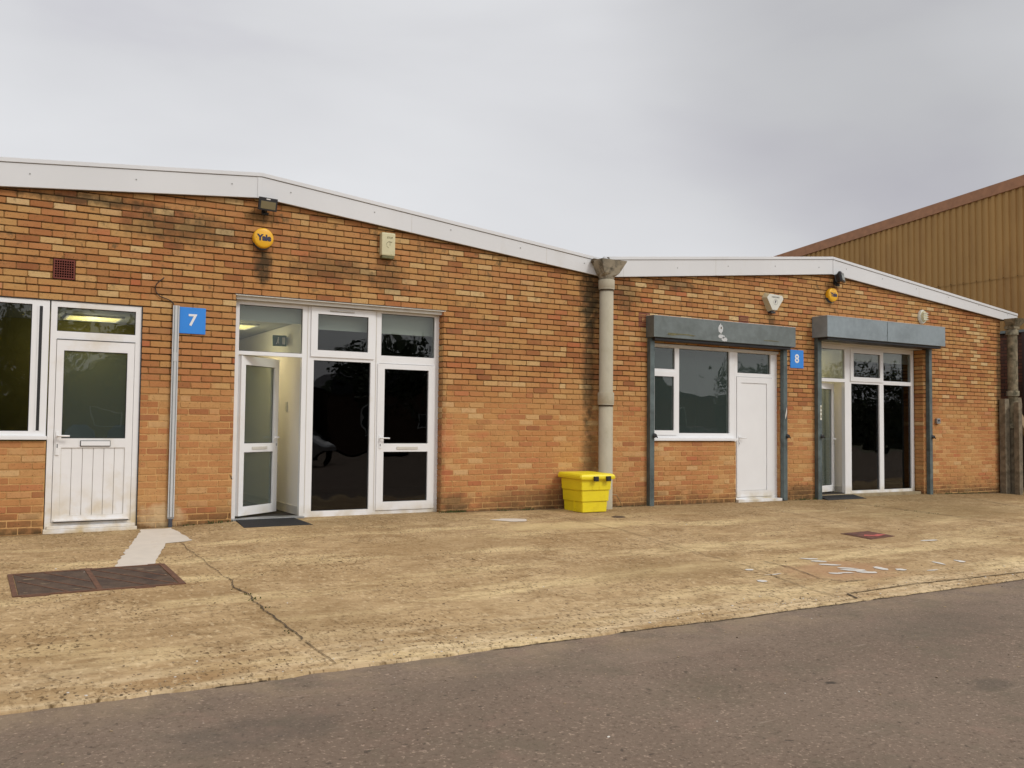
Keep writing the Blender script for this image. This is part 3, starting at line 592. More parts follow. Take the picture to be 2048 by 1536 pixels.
for r in range(0, 60):
    z0 = Z00+.075*r+.0055; z1 = z0+.064; zc = (z0+z1)/2
    if z0 > 3.95: break
    wob = .004*mnoise.noise(Vector((r*.7, 0, 0)))
    xs = XL-.3+.1125*(r % 2)+.007*math.sin(r*2.1); segs = []; cuts = [xs+k*.225+rnd.uniform(-.005, .005) for k in range(102)]
    k = 0
    while k < 100:
        q = rnd.random()
        if q < .03: mid = (cuts[k]+cuts[k+1])/2; segs += [(cuts[k]+.0035, mid-.0035), (mid+.0035, cuts[k+1]-.0035)]
        else: segs.append((cuts[k]+.0035, cuts[k+1]-.0035))
        k += 1
    segs = [(p, min(q, XR)) for p, q in segs if p < XR-.03 and q > XL+.03]
    for a, b2 in segs:
        a = max(a, XL)
        if z0 > min(roof_bottom(a), roof_bottom(b2))+.06: continue
        parts = [(a, b2)]
        for (h0, h1, hz0, hz1) in OPEN:
            if hz0-.001 < zc < hz1+.001:
                new = []
                for (p, q) in parts:
                    if q <= h0 or p >= h1: new.append((p, q)); continue
                    if p < h0: new.append((p, h0))
                    if q > h1: new.append((h1, q))
                parts = new
        for (p, q) in parts:
            t_ = max(0, min(1, (1.7-zc)/.6)); hn = mnoise.noise(Vector((p*.8, zc*1.5, 2)))
            y = .0+.0055*max(0, min(1, t_+hn*.8))
            dz = wob*.5+.002*mnoise.noise(Vector((p*.5, r*.31, 8)))
            brick(p, q, z0+dz, z1+dz, y, .010)
    for (fx, d0, d1) in ((5.43, .0, .125), (11.69, .0, .07), (15.50, 0, .20), (1.69, 0, .02)):
        top = {5.43: 2.65, 11.69: 2.43, 15.5: 2.70, 1.69: 2.43}[fx]
        if zc < top and d1 > .05: brick(d0+.012, d1, z0, z1, 0, 0, face='x', fx=fx-.008, side=-1)
bmesh.ops.recalc_face_normals(bm, faces=bm.faces)
for v in bm.verts: pass
finish('brick_facing', bm, BRICK, bld)
# fascias: face board, capping and cover strips
FT = [(-4, 3.49), (2.97, 4.115), (8.0, 3.60), (8.0, 3.635), (12.93, 4.145), (18.48, 3.545)]
FB = [(-4, 3.18), (2.97, 3.815), (8.0, 3.335), (8.0, 3.335), (12.93, 3.84), (18.48, 3.345)]
for k in (0, 1, 3, 4):
    (xa, ta), (xb, tb) = FT[k], FT[k+1]; ba, bb = FB[k][1], FB[k+1][1]
    bm = B(); prism(bm, [(xa, ba), (xb, bb), (xb, tb-.052), (xa, ta-.052)], -.062, -.035, bev=.002)
    prism(bm, [(xa, ba+.012), (xb, bb+.012), (xb, bb+.03), (xa, ba+.03)], -.034, .0, mi=2); prism(bm, [(xa, ba-.006), (xb, bb-.006), (xb, bb+.011), (xa, ba+.011)], -.034, -.004, mi=2)     # soffit strips, near-black to paint the shadow line under the fascia
    # nail heads
    n = int((xb-xa)/1.05)
    for i in range(n+1):
        x = xa+.35+(xb-xa-.7)*i/max(1, n); zz = ba+(bb-ba)*(x-xa)/(xb-xa)+.14+random.uniform(-.02, .02)
        box(bm, x-.007, x+.007, -.066, -.06, zz-.007, zz+.007, mi=1)
    fo = finish('fascia_board', bm, [FASC, INKG, CRACK_SHADE], bld)
    bm = B(); prism(bm, [(xa, ta-.047), (xb, tb-.047), (xb, tb), (xa, ta)], -.074, -.030, bev=.003); prism(bm, [(xa, ta-.053), (xb, tb-.053), (xb, tb-.046), (xa, ta-.046)], -.058, -.034, mi=1)
    finish('capping', bm, [FASC, CRACK_SHADE], fo)
    js = {0: [2.945, -.4], 1: [4.92, 7.0], 3: [8.36, 10.2], 4: [12.96, 15.3]}[k]
    for x in js:
        bm = B()
        zb_ = ba+(bb-ba)*(x-xa)/(xb-xa); zt = ta+(tb-ta)*(x-xa)/(xb-xa); wd = .05 if k in (0,) or x == 12.96 else .006
        if wd > .01: box(bm, x-wd/2, x+wd/2, -.068, -.060, zb_-.003, zt-.056)
        else: box(bm, x-.002, x+.002, -.0635, -.060, zb_+.002, zt-.056, mi=1)
        finish('cover_strip', bm, [FASC, TRIM], fo)
# roof slopes behind the fascia
bm = B()
for k in (0, 1, 3, 4):
    (xa, ta), (xb, tb) = FT[k], FT[k+1]; prism(bm, [(xa, ta-.12), (xb, tb-.12), (xb, tb-.03), (xa, ta-.03)], -.03, 12.3)
finish('roof', bm, ROOFM, bld)
# ---- interior: floor, ceilings, partitions
bm = B(); box(bm, XL+.22, XR-.22, .215, 11.9, -.3, .015); finish('interior_floor', bm, CARPET, bld)
for nm, mt, bs in [
    ('suspended_ceiling', CEIL, [(XL+.22, 2.39, .23, 4.49, 2.66, 2.74), (2.57, 3.59, .32, 4.99, 2.42, 2.5), (3.70, 8.14, .32, 4.49, 2.42, 2.5), (8.36, 12.19, .45, 2.59, 2.60, 2.68), (12.31, 13.59, .32, 3.39, 2.60, 2.68), (13.70, 17.7, .45, 3.49, 2.60, 2.68)]),
    ('bulkhead', IPALE, [(2.57, 3.59, .27, .31, 2.38, 3.0), (3.70, 5.6, .27, .31, 2.33, 3.0), (13.70, 15.7, .40, .44, 2.40, 3.0)]),
    ('white_partition', IWALL, [(3.60, 3.68, .20, 4.99, 0.015, 2.415), (13.60, 13.68, .30, 3.39, .015, 2.595), (2.56, 3.6, 5.0, 5.05, .015, 2.42), (2.50, 2.56, .21, 5, .015, 2.42), (12.3, 13.6, 3.4, 3.45, .015, 2.6)]),
    ('skirting_board', TRIM, [(3.588, 3.5995, .20, 4.98, .016, .12), (13.59, 13.5995, .30, 3.38, .016, .12)]),
    ('olive_partition', IOLIVE, [(XL+.23, 2.39, 4.5, 4.6, 0.016, 2.9), (2.40, 2.46, .21, 4.5, 0.016, 2.9)]),
    ('dark_partition', IDARK, [(3.70, 8.14, 4.5, 4.6, .016, 2.415), (3.682, 3.695, .22, 4.49, .016, 2.41), (8.15, 8.2, .22, 4.5, .016, 2.6), (13.70, 17.7, 3.5, 3.6, .016, 2.595), (13.682, 13.69, .3, 3.39, .016, 2.59)]),
    ('grey_partition', IGREY, [(8.36, 12.19, 2.6, 2.7, .016, 2.7), (12.2, 12.25, .22, 2.7, .016, 2.7), (8.3, 8.35, .22, 2.7, .016, 2.7)])]:
    for q in bs:
        bm = B(); box(bm, *q); finish(nm, bm, mt, bld)
# ---- windows and doors
def pane(parent, x0, x1, z0, z1, y, mt=GLASS):
    bm = B(); box(bm, x0, x1, y, y+.006, z0, z1)
    s = .007
    for q in ((x0, x1, z0, z0+s), (x0, x1, z1-s, z1), (x0, x0+s, z0+s, z1-s), (x1-s, x1, z0+s, z1-s)): box(bm, q[0], q[1], y-.003, y-.0005, q[2], q[3], mi=1)
    return bm, [mt, BLACK], parent
def add_pane(parent, *a, **k):
    bm, ms, p = pane(parent, *a, **k); return finish('glass_pane', bm, ms, p)
def frame(name, x0, x1, z0, z1, y, holes, mt=WHITE, parent=bld, d=.07):
    bm = B(); holed(bm, x0, x1, z0, z1, y, y+d, holes)
    es = [e for e in bm.edges if len(e.link_faces) == 2 and e.calc_face_angle(0) > 1 and all(abs(v.co.y-y) < 1e-5 for v in e.verts)]
    bmesh.ops.bevel(bm, geom=es, offset=.006, segments=2, affect='EDGES')
    return finish(name, bm, mt, parent)
def sash(parent, x0, x1, z0, z1, w_, y, mt=WHITE, glassm=GLASS):
    bm = B(); holed(bm, x0, x1, z0, z1, y-.016, y+.03, [(x0+w_, x1-w_, z0+w_, z1-w_)])
    es = [e for e in bm.edges if len(e.link_faces) == 2 and e.calc_face_angle(0) > 1 and all(v.co.y < y-.01 for v in e.verts)]
    bmesh.ops.bevel(bm, geom=es, offset=.006, segments=2, affect='EDGES')
    finish('opening_sash', bm, mt, parent); add_pane(parent, x0+w_, x1-w_, z0+w_, z1-w_, y+.006, mt=glassm)
def handle(parent, x, z, y, dirn, M=None, mt=WHITE, both=False):
    bm = B(); ys = [(y, -1)]+([(y+.05, 1)] if both else [])
    for yy, s in ys:
        box(bm, x-.015, x+.015, min(yy, yy+.008*s), max(yy, yy+.008*s), z-.11, z+.05, bev=.003)
        tube(bm, [(x, yy+.006*s, z+.02), (x, yy+.045*s, z+.02), (x+.012*dirn, yy+.052*s, z+.02), (x+.11*dirn, yy+.052*s, z+.018)], .009, 8)
    box(bm, x-.004, x+.004, y-.0095, y-.0075, z-.085, z-.055, mi=1)
    if M is not None: bmesh.ops.transform(bm, matrix=M, verts=bm.verts)
    return finish('handle', bm, [mt, BLACK], parent)
# unit 7, left: casement beside half-glazed door
wf = frame('window', -.98, .765, .985, 2.425, .015, [(-.12, .60, 1.035, 2.375), (-.93, -.18, 1.035, 2.375)])
add_pane(wf, -.12, .60, 1.035, 2.375, .045, mt=GLASS); add_pane(wf, -.93, -.18, 1.035, 2.375, .045)
bm = B(); box(bm, .655, .668, .008, .0148, 1.04, 2.36); box(bm, .700, .713, .008, .0148, 1.04, 2.36); box(bm, .669, .699, .013, .0148, 1.04, 2.36, mi=1); finish('drainage_strip', bm, [WHITE, BLACK], wf)
bm = B(); box(bm, -1.0, .775, -.035, .05, .945, .984, bev=.006); finish('sill', bm, WHITE, wf)
bm = B(); box(bm, -1.0, 1.69, .006, .02, 2.426, 2.434); box(bm, 1.684, 1.694, .0, .02, .0, 2.42); finish('dark_sealant', bm, BLACK, wf)
dfr = frame('door_frame', .78, 1.685, .0, 2.425, .015, [(.84, 1.625, .065, 2.02), (.84, 1.625, 2.105, 2.365)], mt=DOORW)
add_pane(dfr, .84, 1.625, 2.105, 2.365, .045)
bm = B(); box(bm, .765, 1.69, -.04, .05, -.045, .0, bev=.006); box(bm, .80, 1.67, -.02, .012, .002, .035, bev=.004); finish('threshold', bm, DOORW, dfr)
bm = B(); holed(bm, .845, 1.62, .07, 2.015, .008, .06, [(.915, 1.55, .96, 1.90), (.915, 1.55, .135, .86)])
es = [e for e in bm.edges if len(e.link_faces) == 2 and e.calc_face_angle(0) > 1 and all(v.co.y < .0081 for v in e.verts)]
bmesh.ops.bevel(bm, geom=es, offset=.006, segments=2, affect='EDGES')
box(bm, .843, 1.625, .0045, .0075, 2.014, 2.022, mi=1)
door = finish('door', bm, [DOORW, BLACK], bld)
add_pane(door, .915, 1.55, .96, 1.90, .03, mt=GLASSH)
bm = B(); n = 6
for i in range(n):
    a = .915+.635*i/n; box(bm, a+.0025, a+.635/n-.0025, .018, .05, .135, .86, bev=.003)
box(bm, .915, 1.55, .030, .05, .135, .86, mi=1)
for q in ((.915, 1.55, .135, .139), (.915, 1.55, .856, .86), (.915, .919, .139, .856), (1.546, 1.55, .139, .856)): box(bm, *q[:2], .010, .0179, *q[2:], mi=1)
finish('boarded_panel', bm, [DOORW, TRIM], door)
bm = B(); box(bm, 1.10, 1.40, -.002, .0075, .875, .937, mi=1); box(bm, 1.106, 1.394, -.010, -.0025, .881, .931, bev=.002); finish('letter_plate', bm, [WHITE, BLACK], door)
bm = B(); box(bm, .86, .895, -.003, .0075, .78, 1.03, bev=.004); box(bm, .873, .881, -.005, -.0035, .86, .90, mi=1)
tube(bm, [(.878, -.003, .985), (.878, -.05, .985), (.89, -.057, .985), (.99, -.057, .985)], .010, 8); finish('handle', bm, [DOORW, BLACK], door)
bm = B(); box(bm, .86, 1.60, -.022, .0075, .078, .095, bev=.004); box(bm, .86, 1.60, -.0225, .0075, .070, .0775, mi=1); finish('weather_bar', bm, [DOORW, BLACK], door)
# unit 7, centre shopfront, set back 0.12
Y = .12
bm = B(); box(bm, 2.722, 5.435, .035, .118, 2.602, 2.653, bev=.004); box(bm, 2.71, 5.46, .0, .034, 2.642, 2.656, bev=.002); box(bm, 2.70, 5.45, -.004, -.001, 2.656, 2.662, mi=1); finish('pelmet', bm, [TRIM, BLACK], bld)
wf = frame('shopfront_frame', 2.725, 5.428, .0, 2.60, Y, [(2.79, 3.56, 2.0, 2.555), (2.79, 3.56, -.01, 1.955), (3.71, 4.46, .07, 1.93), (3.68, 4.46, 2.02, 2.54), (4.60, 5.36, 2.03, 2.575), (4.57, 5.35, .045, 1.93)])
add_pane(wf, 2.79, 3.56, 2.0, 2.555, Y+.03); add_pane(wf, 3.71, 4.46, .07, 1.93, Y+.03, mt=GLASSD); add_pane(wf, 4.60, 5.36, 2.03, 2.575, Y+.03)
sash(wf, 3.665, 4.50, 1.972, 2.592, .085, Y, glassm=GLASS)
bm = B(); box(bm, 3.90, 4.22, Y-.030, Y-.017, 2.548, 2.562, bev=.003); box(bm, 3.90, 4.22, Y-.028, Y-.0175, 2.5465, 2.5475, mi=1); finish('trickle_vent', bm, [TRIM, BLACK], wf)
for x in (3.625, 4.53):
    bm = B(); box(bm, x-.004, x+.004, Y-.0035, Y-.0005, .05, 2.59); finish('frame_seam', bm, TRIM, wf)
def glazed_leaf(x0, x1, z0, z1, y, rails, M=None, gm=GLASSD, inset=.095, hx=None, hz=.95, hd=1, both=False):
    bm = B(); holes = [(x0+inset, x1-inset, a, b_) for a, b_ in rails]; holed(bm, x0, x1, z0, z1, y-.012, y+.05, holes)
    es = [e for e in bm.edges if len(e.link_faces) == 2 and e.calc_face_angle(0) > 1]
    bmesh.ops.bevel(bm, geom=es, offset=.005, segments=2, affect='EDGES')
    if M is not None: bmesh.ops.transform(bm, matrix=M, verts=bm.verts)
    d = finish('door', bm, WHITE, bld)
    for h in holes:
        b2, ms, _ = pane(d, h[0], h[1], h[2], h[3], y+.015, mt=gm)
        if M is not None: bmesh.ops.transform(b2, matrix=M, verts=b2.verts)
        finish('glass_pane', b2, ms, d)
    handle(d, hx, hz, y-.012, hd, M, both=both)
    return d
d = glazed_leaf(4.555, 5.37, .05, 1.925, Y, [(.155, .795), (.90, 1.86)], hx=4.60, hd=1)
bm = B(); box(bm, 4.83, 5.13, Y-.020, Y-.0125, .825, .86, bev=.003); finish('letter_plate', bm, TRIM, d)
Mo = Matrix.Translation((2.80, Y+.03, 0)) @ Matrix.Rotation(R(38), 4, 'Z') @ Matrix.Translation((-2.80, -(Y+.03), 0))
d = glazed_leaf(2.80, 3.55, .045, 1.945, Y, [(.15, .795), (.90, 1.84)], M=Mo, gm=GLASSH, inset=.085, hx=3.51, hd=-1, both=True)
bm = B(); box(bm, 3.03, 3.33, Y-.020, Y-.0125, .825, .86, bev=.003); bmesh.ops.transform(bm, matrix=Mo, verts=bm.verts); finish('letter_plate', bm, TRIM, d)
bm = B(); box(bm, 2.72, 3.60, .02, .21, -.02, .022, bev=.004); finish('threshold', bm, GALV, bld)
bm = B(); box(bm, 3.601, 5.429, .035, .20, -.06, -.001, bev=.01); finish('concrete_step', bm, PLINTH, bld)
# unit 8, window and solid door
Y = .06
bm = B(); box(bm, 8.94, 11.685, .02, .058, 2.385, 2.425); finish('head_lining', bm, TRIM, bld)
wf = frame('window', 8.935, 10.72, .985, 2.42, Y, [(8.98, 9.465, 2.045, 2.375), (9.02, 9.465, 1.08, 1.96), (9.55, 10.61, 1.06, 2.375)])
add_pane(wf, 8.98, 9.465, 2.045, 2.375, Y+.03, mt=GLASSH); add_pane(wf, 9.55, 10.61, 1.06, 2.375, Y+.03, mt=GLASSH)
sash(wf, 8.98, 9.505, 1.03, 2.0, .07, Y, glassm=GLASSH)
bm = B(); box(bm, 8.93, 10.72, -.03, .10, .942, .984, bev=.006); finish('sill', bm, WHITE, wf)
dfr = frame('door_frame', 10.721, 11.685, .0, 2.42, Y, [(10.785, 11.535, 2.045, 2.375), (10.76, 11.57, .03, 1.985)])
add_pane(dfr, 10.785, 11.535, 2.045, 2.375, Y+.03, mt=GLASSH)
bm = B(); box(bm, 10.70, 11.69, -.05, .12, -.045, -.001, bev=.005); finish('threshold', bm, WHITE, dfr)
bm = B(); holed(bm, 10.765, 11.565, .035, 1.98, Y-.012, Y+.05, [(10.86, 11.44, .135, 1.885)])
es = [e for e in bm.edges if len(e.link_faces) == 2 and e.calc_face_angle(0) > 1]; bmesh.ops.bevel(bm, geom=es, offset=.005, segments=2, affect='EDGES')
door = finish('door', bm, WHITE, bld)
bm = B(); box(bm, 10.862, 11.438, Y+.0, Y+.03, .137, 1.883, bev=.006); finish('flat_panel', bm, WHITE, door)
handle(door, 10.81, .97, Y-.012, 1)
# unit 8, right shopfront, set back 0.19
Y = .19
bm = B(); box(bm, 12.63, 15.49, .02, Y-.001, 2.655, 2.695); finish('head_lining', bm, TRIM, bld)
wf = frame('shopfront_frame', 12.65, 15.465, .0, 2.652, Y, [(12.75, 13.53, 2.045, 2.57), (12.75, 13.53, -.01, 1.985), (13.70, 14.475, .05, 1.97), (13.70, 14.52, 2.06, 2.56), (14.59, 15.39, 2.045, 2.57), (14.59, 15.39, .05, 1.975)])
for q in ((12.75, 13.53, 2.045, 2.57, GLASS), (13.70, 14.475, .05, 1.97, GLASSD), (14.59, 15.39, 2.045, 2.57, GLASS), (14.59, 15.39, .05, 1.975, GLASSD)): add_pane(wf, *q[:4], Y+.03, mt=q[4])
sash(wf, 13.67, 14.56, 2.01, 2.60, .08, Y)
Mo = Matrix.Translation((12.76, Y+.03, 0)) @ Matrix.Rotation(R(17), 4, 'Z') @ Matrix.Translation((-12.76, -(Y+.03), 0))
d = glazed_leaf(12.76, 13.52, .04, 1.97, Y, [(.15, 1.86)], M=Mo, gm=GLASSH, inset=.085, hx=13.48, hd=-1, both=True)
bm = B(); box(bm, 12.63, 15.48, .06, .30, -.06, -.001, bev=.01); finish('concrete_step', bm, PLINTH, bld)
# air bricks
def air_brick(x0, x1, z0, z1, nx, nzz):
    bm = B(); holes = []
    for i in range(nx):
        for j in range(nzz):
            cx = x0+.012+(x1-x0-.024)*(i+.5)/nx; cz = z0+.012+(z1-z0-.024)*(j+.5)/nzz; hx = (x1-x0)/nx*.31; hz_ = (z1-z0)/nzz*.31; holes.append((cx-hx, cx+hx, cz-hz_, cz+hz_))
    holed(bm, x0, x1, z0, z1, -.002, .02, holes); box(bm, x0+.002, x1-.002, .021, .03, z0+.002, z1-.002, mi=1)
    finish('air_brick', bm, [VENT, VENTH], bld)
air_brick(.785, .995, 2.665, 2.875, 8, 7); air_brick(8.70, 8.915, 2.66, 2.87, 8, 7); air_brick(10.76, 10.97, 2.80, 2.97, 8, 6)

# ------------------------------------------------------------------ lamps and things inside
def ceiling_light(x0, x1, y0, y1, z, label, strength=9.0):
    t = thing('ceiling_light', ((x0+x1)/2, (y0+y1)/2, z-.03), label, 'ceiling light', 'lit ceiling panels seen through the glass')
    bm = B(); box(bm, x0, x1, y0, y1, z-.012, z-.002); finish('diffuser', bm, LIGHTM, t)
    bm = B()
    for q in ((x0-.03, x1+.03, y0-.03, y0), (x0-.03, x1+.03, y1, y1+.03), (x0-.03, x0, y0, y1), (x1, x1+.03, y0, y1)): box(bm, *q, z-.018, z-.001)
    finish('rim', bm, WHITE, t)
    pl = bpy.data.lights.new('ceiling_light_glow', 'POINT'); pl.energy = strength; pl.color = (1.0, .88, .58); pl.shadow_soft_size = 0.0
    lo = bpy.data.objects.new('ceiling_light_glow', pl); COL.objects.link(lo); lo.parent = t; lo.location = (0, 0, -.22)
ceiling_light(1.26, 1.94, 3.45, 4.08, 2.655, 'long lit yellow panel seen through the pane over the left door', 13.0)
ceiling_light(2.64, 3.23, 1.0, 1.6, 2.418, 'lit yellow ceiling panel seen over the open glazed door')
ceiling_light(12.50, 13.50, .9, 1.5, 2.598, 'lit yellow panel behind the top pane of the right hand shopfront')
t = thing('exit_sign', (3.55, .85, 2.0), 'green emergency exit sign fixed inside on the white partition', 'exit sign')
bm = B(); box(bm, 3.40, 3.58, 0.83, 0.85, 2.14, 2.28, bev=.003); finish('sign_face', bm, EXITG, t)
bm = B(); box(bm, 3.53, 3.599, 0.852, 0.92, 2.16, 2.26, bev=.004); finish('bracket', bm, WHITE, t)
bm = B()   # running figure and doorway
tube(bm, [(3.47, .826, 2.25), (3.47, .827, 2.249)], .01, 8); prism(bm, [(3.455, 2.205), (3.475, 2.205), (3.482, 2.238), (3.462, 2.238)], 0.827, 0.8295); prism(bm, [(3.44, 2.165), (3.452, 2.165), (3.472, 2.205), (3.46, 2.205)], 0.827, 0.8295); prism(bm, [(3.47, 2.180), (3.482, 2.170), (3.476, 2.205), (3.466, 2.205)], 0.827, 0.8295)
box(bm, 3.52, 3.56, 0.8275, 0.8295, 2.165, 2.255); finish('running_figure', bm, LETTER, t)
bm = B(); box(bm, 3.585, 3.599, .78, .86, 1.30, 1.42, bev=.003); box(bm, 3.580, 3.586, .81, .83, 1.345, 1.375, bev=.001)
tag(finish('light_switch', bm, OFFW), 'small white switch on the wall behind the open glazed door', 'light switch')
def chair(x, y, rz, label):
    t = thing('office_chair', (x, y, .016), label, 'chair', 'grey chairs inside the left unit')
    M = Matrix.Translation((x, y, .016)) @ Matrix.Rotation(rz, 4, 'Z')
    def pt(nm, fn, mt):
        bm = B(); fn(bm); bmesh.ops.transform(bm, matrix=M, verts=bm.verts); finish(nm, bm, mt, t)
    pt('backrest', lambda b: prism(b, [(-.15, .62), (.15, .62), (.185, .80), (.15, 1.02), (.07, 1.09), (-.07, 1.09), (-.15, 1.02), (-.185, .80)], .18, .23, bev=.01), CHAIRF)
    pt('seat', lambda b: box(b, -.21, .21, -.22, .20, .42, .48, bev=.02), CHAIRF)
    pt('back_bar', lambda b: box(b, -.02, .02, .2, .225, .42, .70), DARKM)
    for sx in (-1, 1):
        for sy in (-1, 1): pt('leg', lambda b: tube(b, [(sx*.17, sy*.17, .42), (sx*.19, sy*.19, .0)], .012, 6), DARKM)
chair(1.17, 1.0, R(180), 'pale blue grey chair back low in the left door glass')
chair(1.70, 1.15, R(165), 'darker chair back at the right edge of the left door glass')

# ------------------------------------------------------------------ things on the wall
# number signs
def sign(x0, x1, z0, z1, body, label, size, y=-.012):
    t = thing('number_sign', ((x0+x1)/2, 0, z0), label, 'sign', 'blue unit number signs')
    bm = B(); box(bm, x0, x1, y, -.002, z0, z1, bev=.002); finish('plate', bm, BLUE, t)
    text(body, (x0+x1)/2-.003, y-.001, (z0+z1)/2, size, LETTER, t, 'numeral', bold=.004*size/.2, sx=1.05)
sign(2.085, 2.372, 2.155, 2.455, '7', 'blue square sign with a white 7 beside the metal trunking', .185)
sign(11.93, 12.245, 2.17, 2.475, '8', 'blue square sign with a white 8 between the two grey shutters', .20)
# cable trunking
t = thing('cable_trunking', (2.04, 0, 0), 'vertical galvanised steel trunking left of the blue number 7 sign', 'trunking')
bm = B(); box(bm, 2.008, 2.078, -.030, -.003, .06, 2.465, bev=.002); finish('channel', bm, GALV, t)
bm = B(); box(bm, 2.030, 2.054, -.037, -.031, 1.93, 2.464, bev=.0015); box(bm, 2.031, 2.055, -.037, -.031, .08, 1.83, bev=.0015); finish('cover_rib', bm, LTGREY, t)
bm = B(); box(bm, 2.024, 2.060, -.040, -.030, 1.83, 1.93, bev=.002); finish('joint_clip', bm, LTGREY, t)
bm = B(); box(bm, 2.066, 2.0775, -.0335, -.0305, .08, 2.46); box(bm, 2.0085, 2.018, -.0335, -.0305, .08, 2.46); finish('edge_lip', bm, LTGREY, t)
bm = B(); tube(bm, [(2.042, -.018, .062), (2.042, -.018, -.06)], .022, 12); finish('bottom_conduit', bm, BLUEC, t)
bm = B(); tube(bm, [(1.905, .004, 2.775), (1.90, -.012, 2.762), (1.865, -.014, 2.735), (1.825, -.014, 2.69), (1.812, -.014, 2.645), (1.825, -.014, 2.60), (1.865, -.014, 2.555), (1.93, -.014, 2.535), (1.985, -.014, 2.515), (2.015, -.016, 2.48), (2.022, -.018, 2.44)], .0055, 8)
tag(finish('loose_cable', bm, CABLE), 'black cable curling from the brickwork into the top of the trunking', 'cable')
bm = B(); tube(bm, [(8.02, -.03, .10), (8.16, -.035, .16), (8.27, -.04, .15), (8.33, -.05, .05), (8.34, -.07, -.03), (8.2, -.10, -.035), (8.05, -.09, -.03)], .008, 8)
tag(finish('loose_cable', bm, HOSE), 'thin beige cable looping on the ground behind the yellow bin', 'cable')
# round alarm bells
def alarm(x, z, r, label):
    t = thing('alarm_bell', (x, 0, z), label, 'alarm', 'round yellow alarm boxes')
    bm = B(); n = 40
    prof = [(r*.93, -.004), (r*.99, -.02), (r, -.05), (r*.985, -.07), (r*.93, -.083), (r*.80, -.088), (0.001, -.090)]
    rings = [[bm.verts.new((x+q*math.cos(2*math.pi*k/n), y, z+q*math.sin(2*math.pi*k/n))) for k in range(n)] for q, y in prof]
    for A, C in zip(rings, rings[1:]):
        for k in range(n): bm.faces.new((A[k], A[(k+1) % n], C[(k+1) % n], C[k]))
    bm.faces.new(rings[-1]); bmesh.ops.recalc_face_normals(bm, faces=bm.faces); c = finish('cover', bm, ALY, t, smooth=True)
    bm = B(); tube(bm, [(x, -.001, z-.02), (x, -.055, z-.022)], r*.93, 30)
    finish('black_backplate', bm, DARKM, t)
    text('Yale', x+.005, -.0905, z, r*.78, INK, t, bold=.006*r/.13, sx=1.0, depth=.001)
    bm = B(); box(bm, x-r*.78, x-r*.72, -.0895, -.0885, z-.004, z+.004); finish('screw', bm, CRACK_SHADE, t)
alarm(3.00, 3.335, .122, 'larger round yellow alarm with dark lettering above the open glazed door')
alarm(12.92, 3.475, .120, 'smaller looking round yellow alarm with dark lettering above the right shutter')
# cream alarm box
t = thing('alarm_box', (4.60, 0, 3.27), 'faded cream rectangular alarm box under the sloping fascia', 'alarm')
bm = B(); box(bm, 4.50, 4.685, -.085, -.001, 3.29, 3.585, bev=.018); finish('cover', bm, CREAM, t)
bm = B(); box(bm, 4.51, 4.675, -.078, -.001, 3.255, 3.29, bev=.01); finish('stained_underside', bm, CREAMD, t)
text('STOP', 4.61, -.0856, 3.52, .035, INKF, t, 'faded_lettering'); 
bm = B(); prev = None
for k in range(16):
    a = R(40+k*16); P = [(4.602+q*math.cos(a), -.0862, 3.43+q*math.sin(a)*1.05) for q in (.036, .042)]
    cur = [bm.verts.new(p) for p in P]
    if prev and k % 5: bm.faces.new((prev[0], prev[1], cur[1], cur[0]))
    prev = cur
box(bm, 4.585, 4.64, -.0862, -.0855, 3.463, 3.470); box(bm, 4.608, 4.614, -.0862, -.0855, 3.42, 3.462); finish('faded_emblem', bm, INKF, t)
# triangular alarm box
t = thing('alarm_box', (11.48, 0, 3.06), 'off white triangular alarm box above the grey shutter over the solid white door', 'alarm')
def frus(bm, out, inn, y0, y1, mi=0):
    a = [bm.verts.new((x, y0, z)) for x, z in out]; b_ = [bm.verts.new((x, y1, z)) for x, z in inn]; n = len(a)
    bm.faces.new(b_)
    for i in range(n): bm.faces.new((a[i], a[(i+1) % n], b_[(i+1) % n], b_[i])).material_index = (1 if i in (4, 5) else mi)
    bmesh.ops.recalc_face_normals(bm, faces=bm.faces)
bm = B(); frus(bm, [(11.40, 3.08), (11.54, 3.08), (11.70, 3.30), (11.66, 3.37), (11.34, 3.39), (11.27, 3.30)], [(11.415, 3.105), (11.525, 3.105), (11.672, 3.295), (11.645, 3.35), (11.355, 3.365), (11.295, 3.30)], -.001, -.10)
c = finish('cover', bm, [OFFW, BEIGE], t)
bm = B(); box(bm, 11.42, 11.52, -.07, -.001, 3.05, 3.079); finish('black_lens', bm, DARKM, t)
text('FAIRGUARD', 11.49, -.1012, 3.315, .034, INKG, t, 'faded_lettering'); text('F', 11.49, -.1012, 3.235, .06, INK, t, 'emblem_letter', bold=.002)
bm = B(); n = 24
ring = [[bm.verts.new((11.49+q*math.cos(2*math.pi*k/n), -.1018, 3.235+q*math.sin(2*math.pi*k/n))) for k in range(n)] for q in (.042, .047)]
for k in range(n): bm.faces.new((ring[0][k], ring[0][(k+1) % n], ring[1][(k+1) % n], ring[1][k]))
finish('emblem_ring', bm, INKG, t)
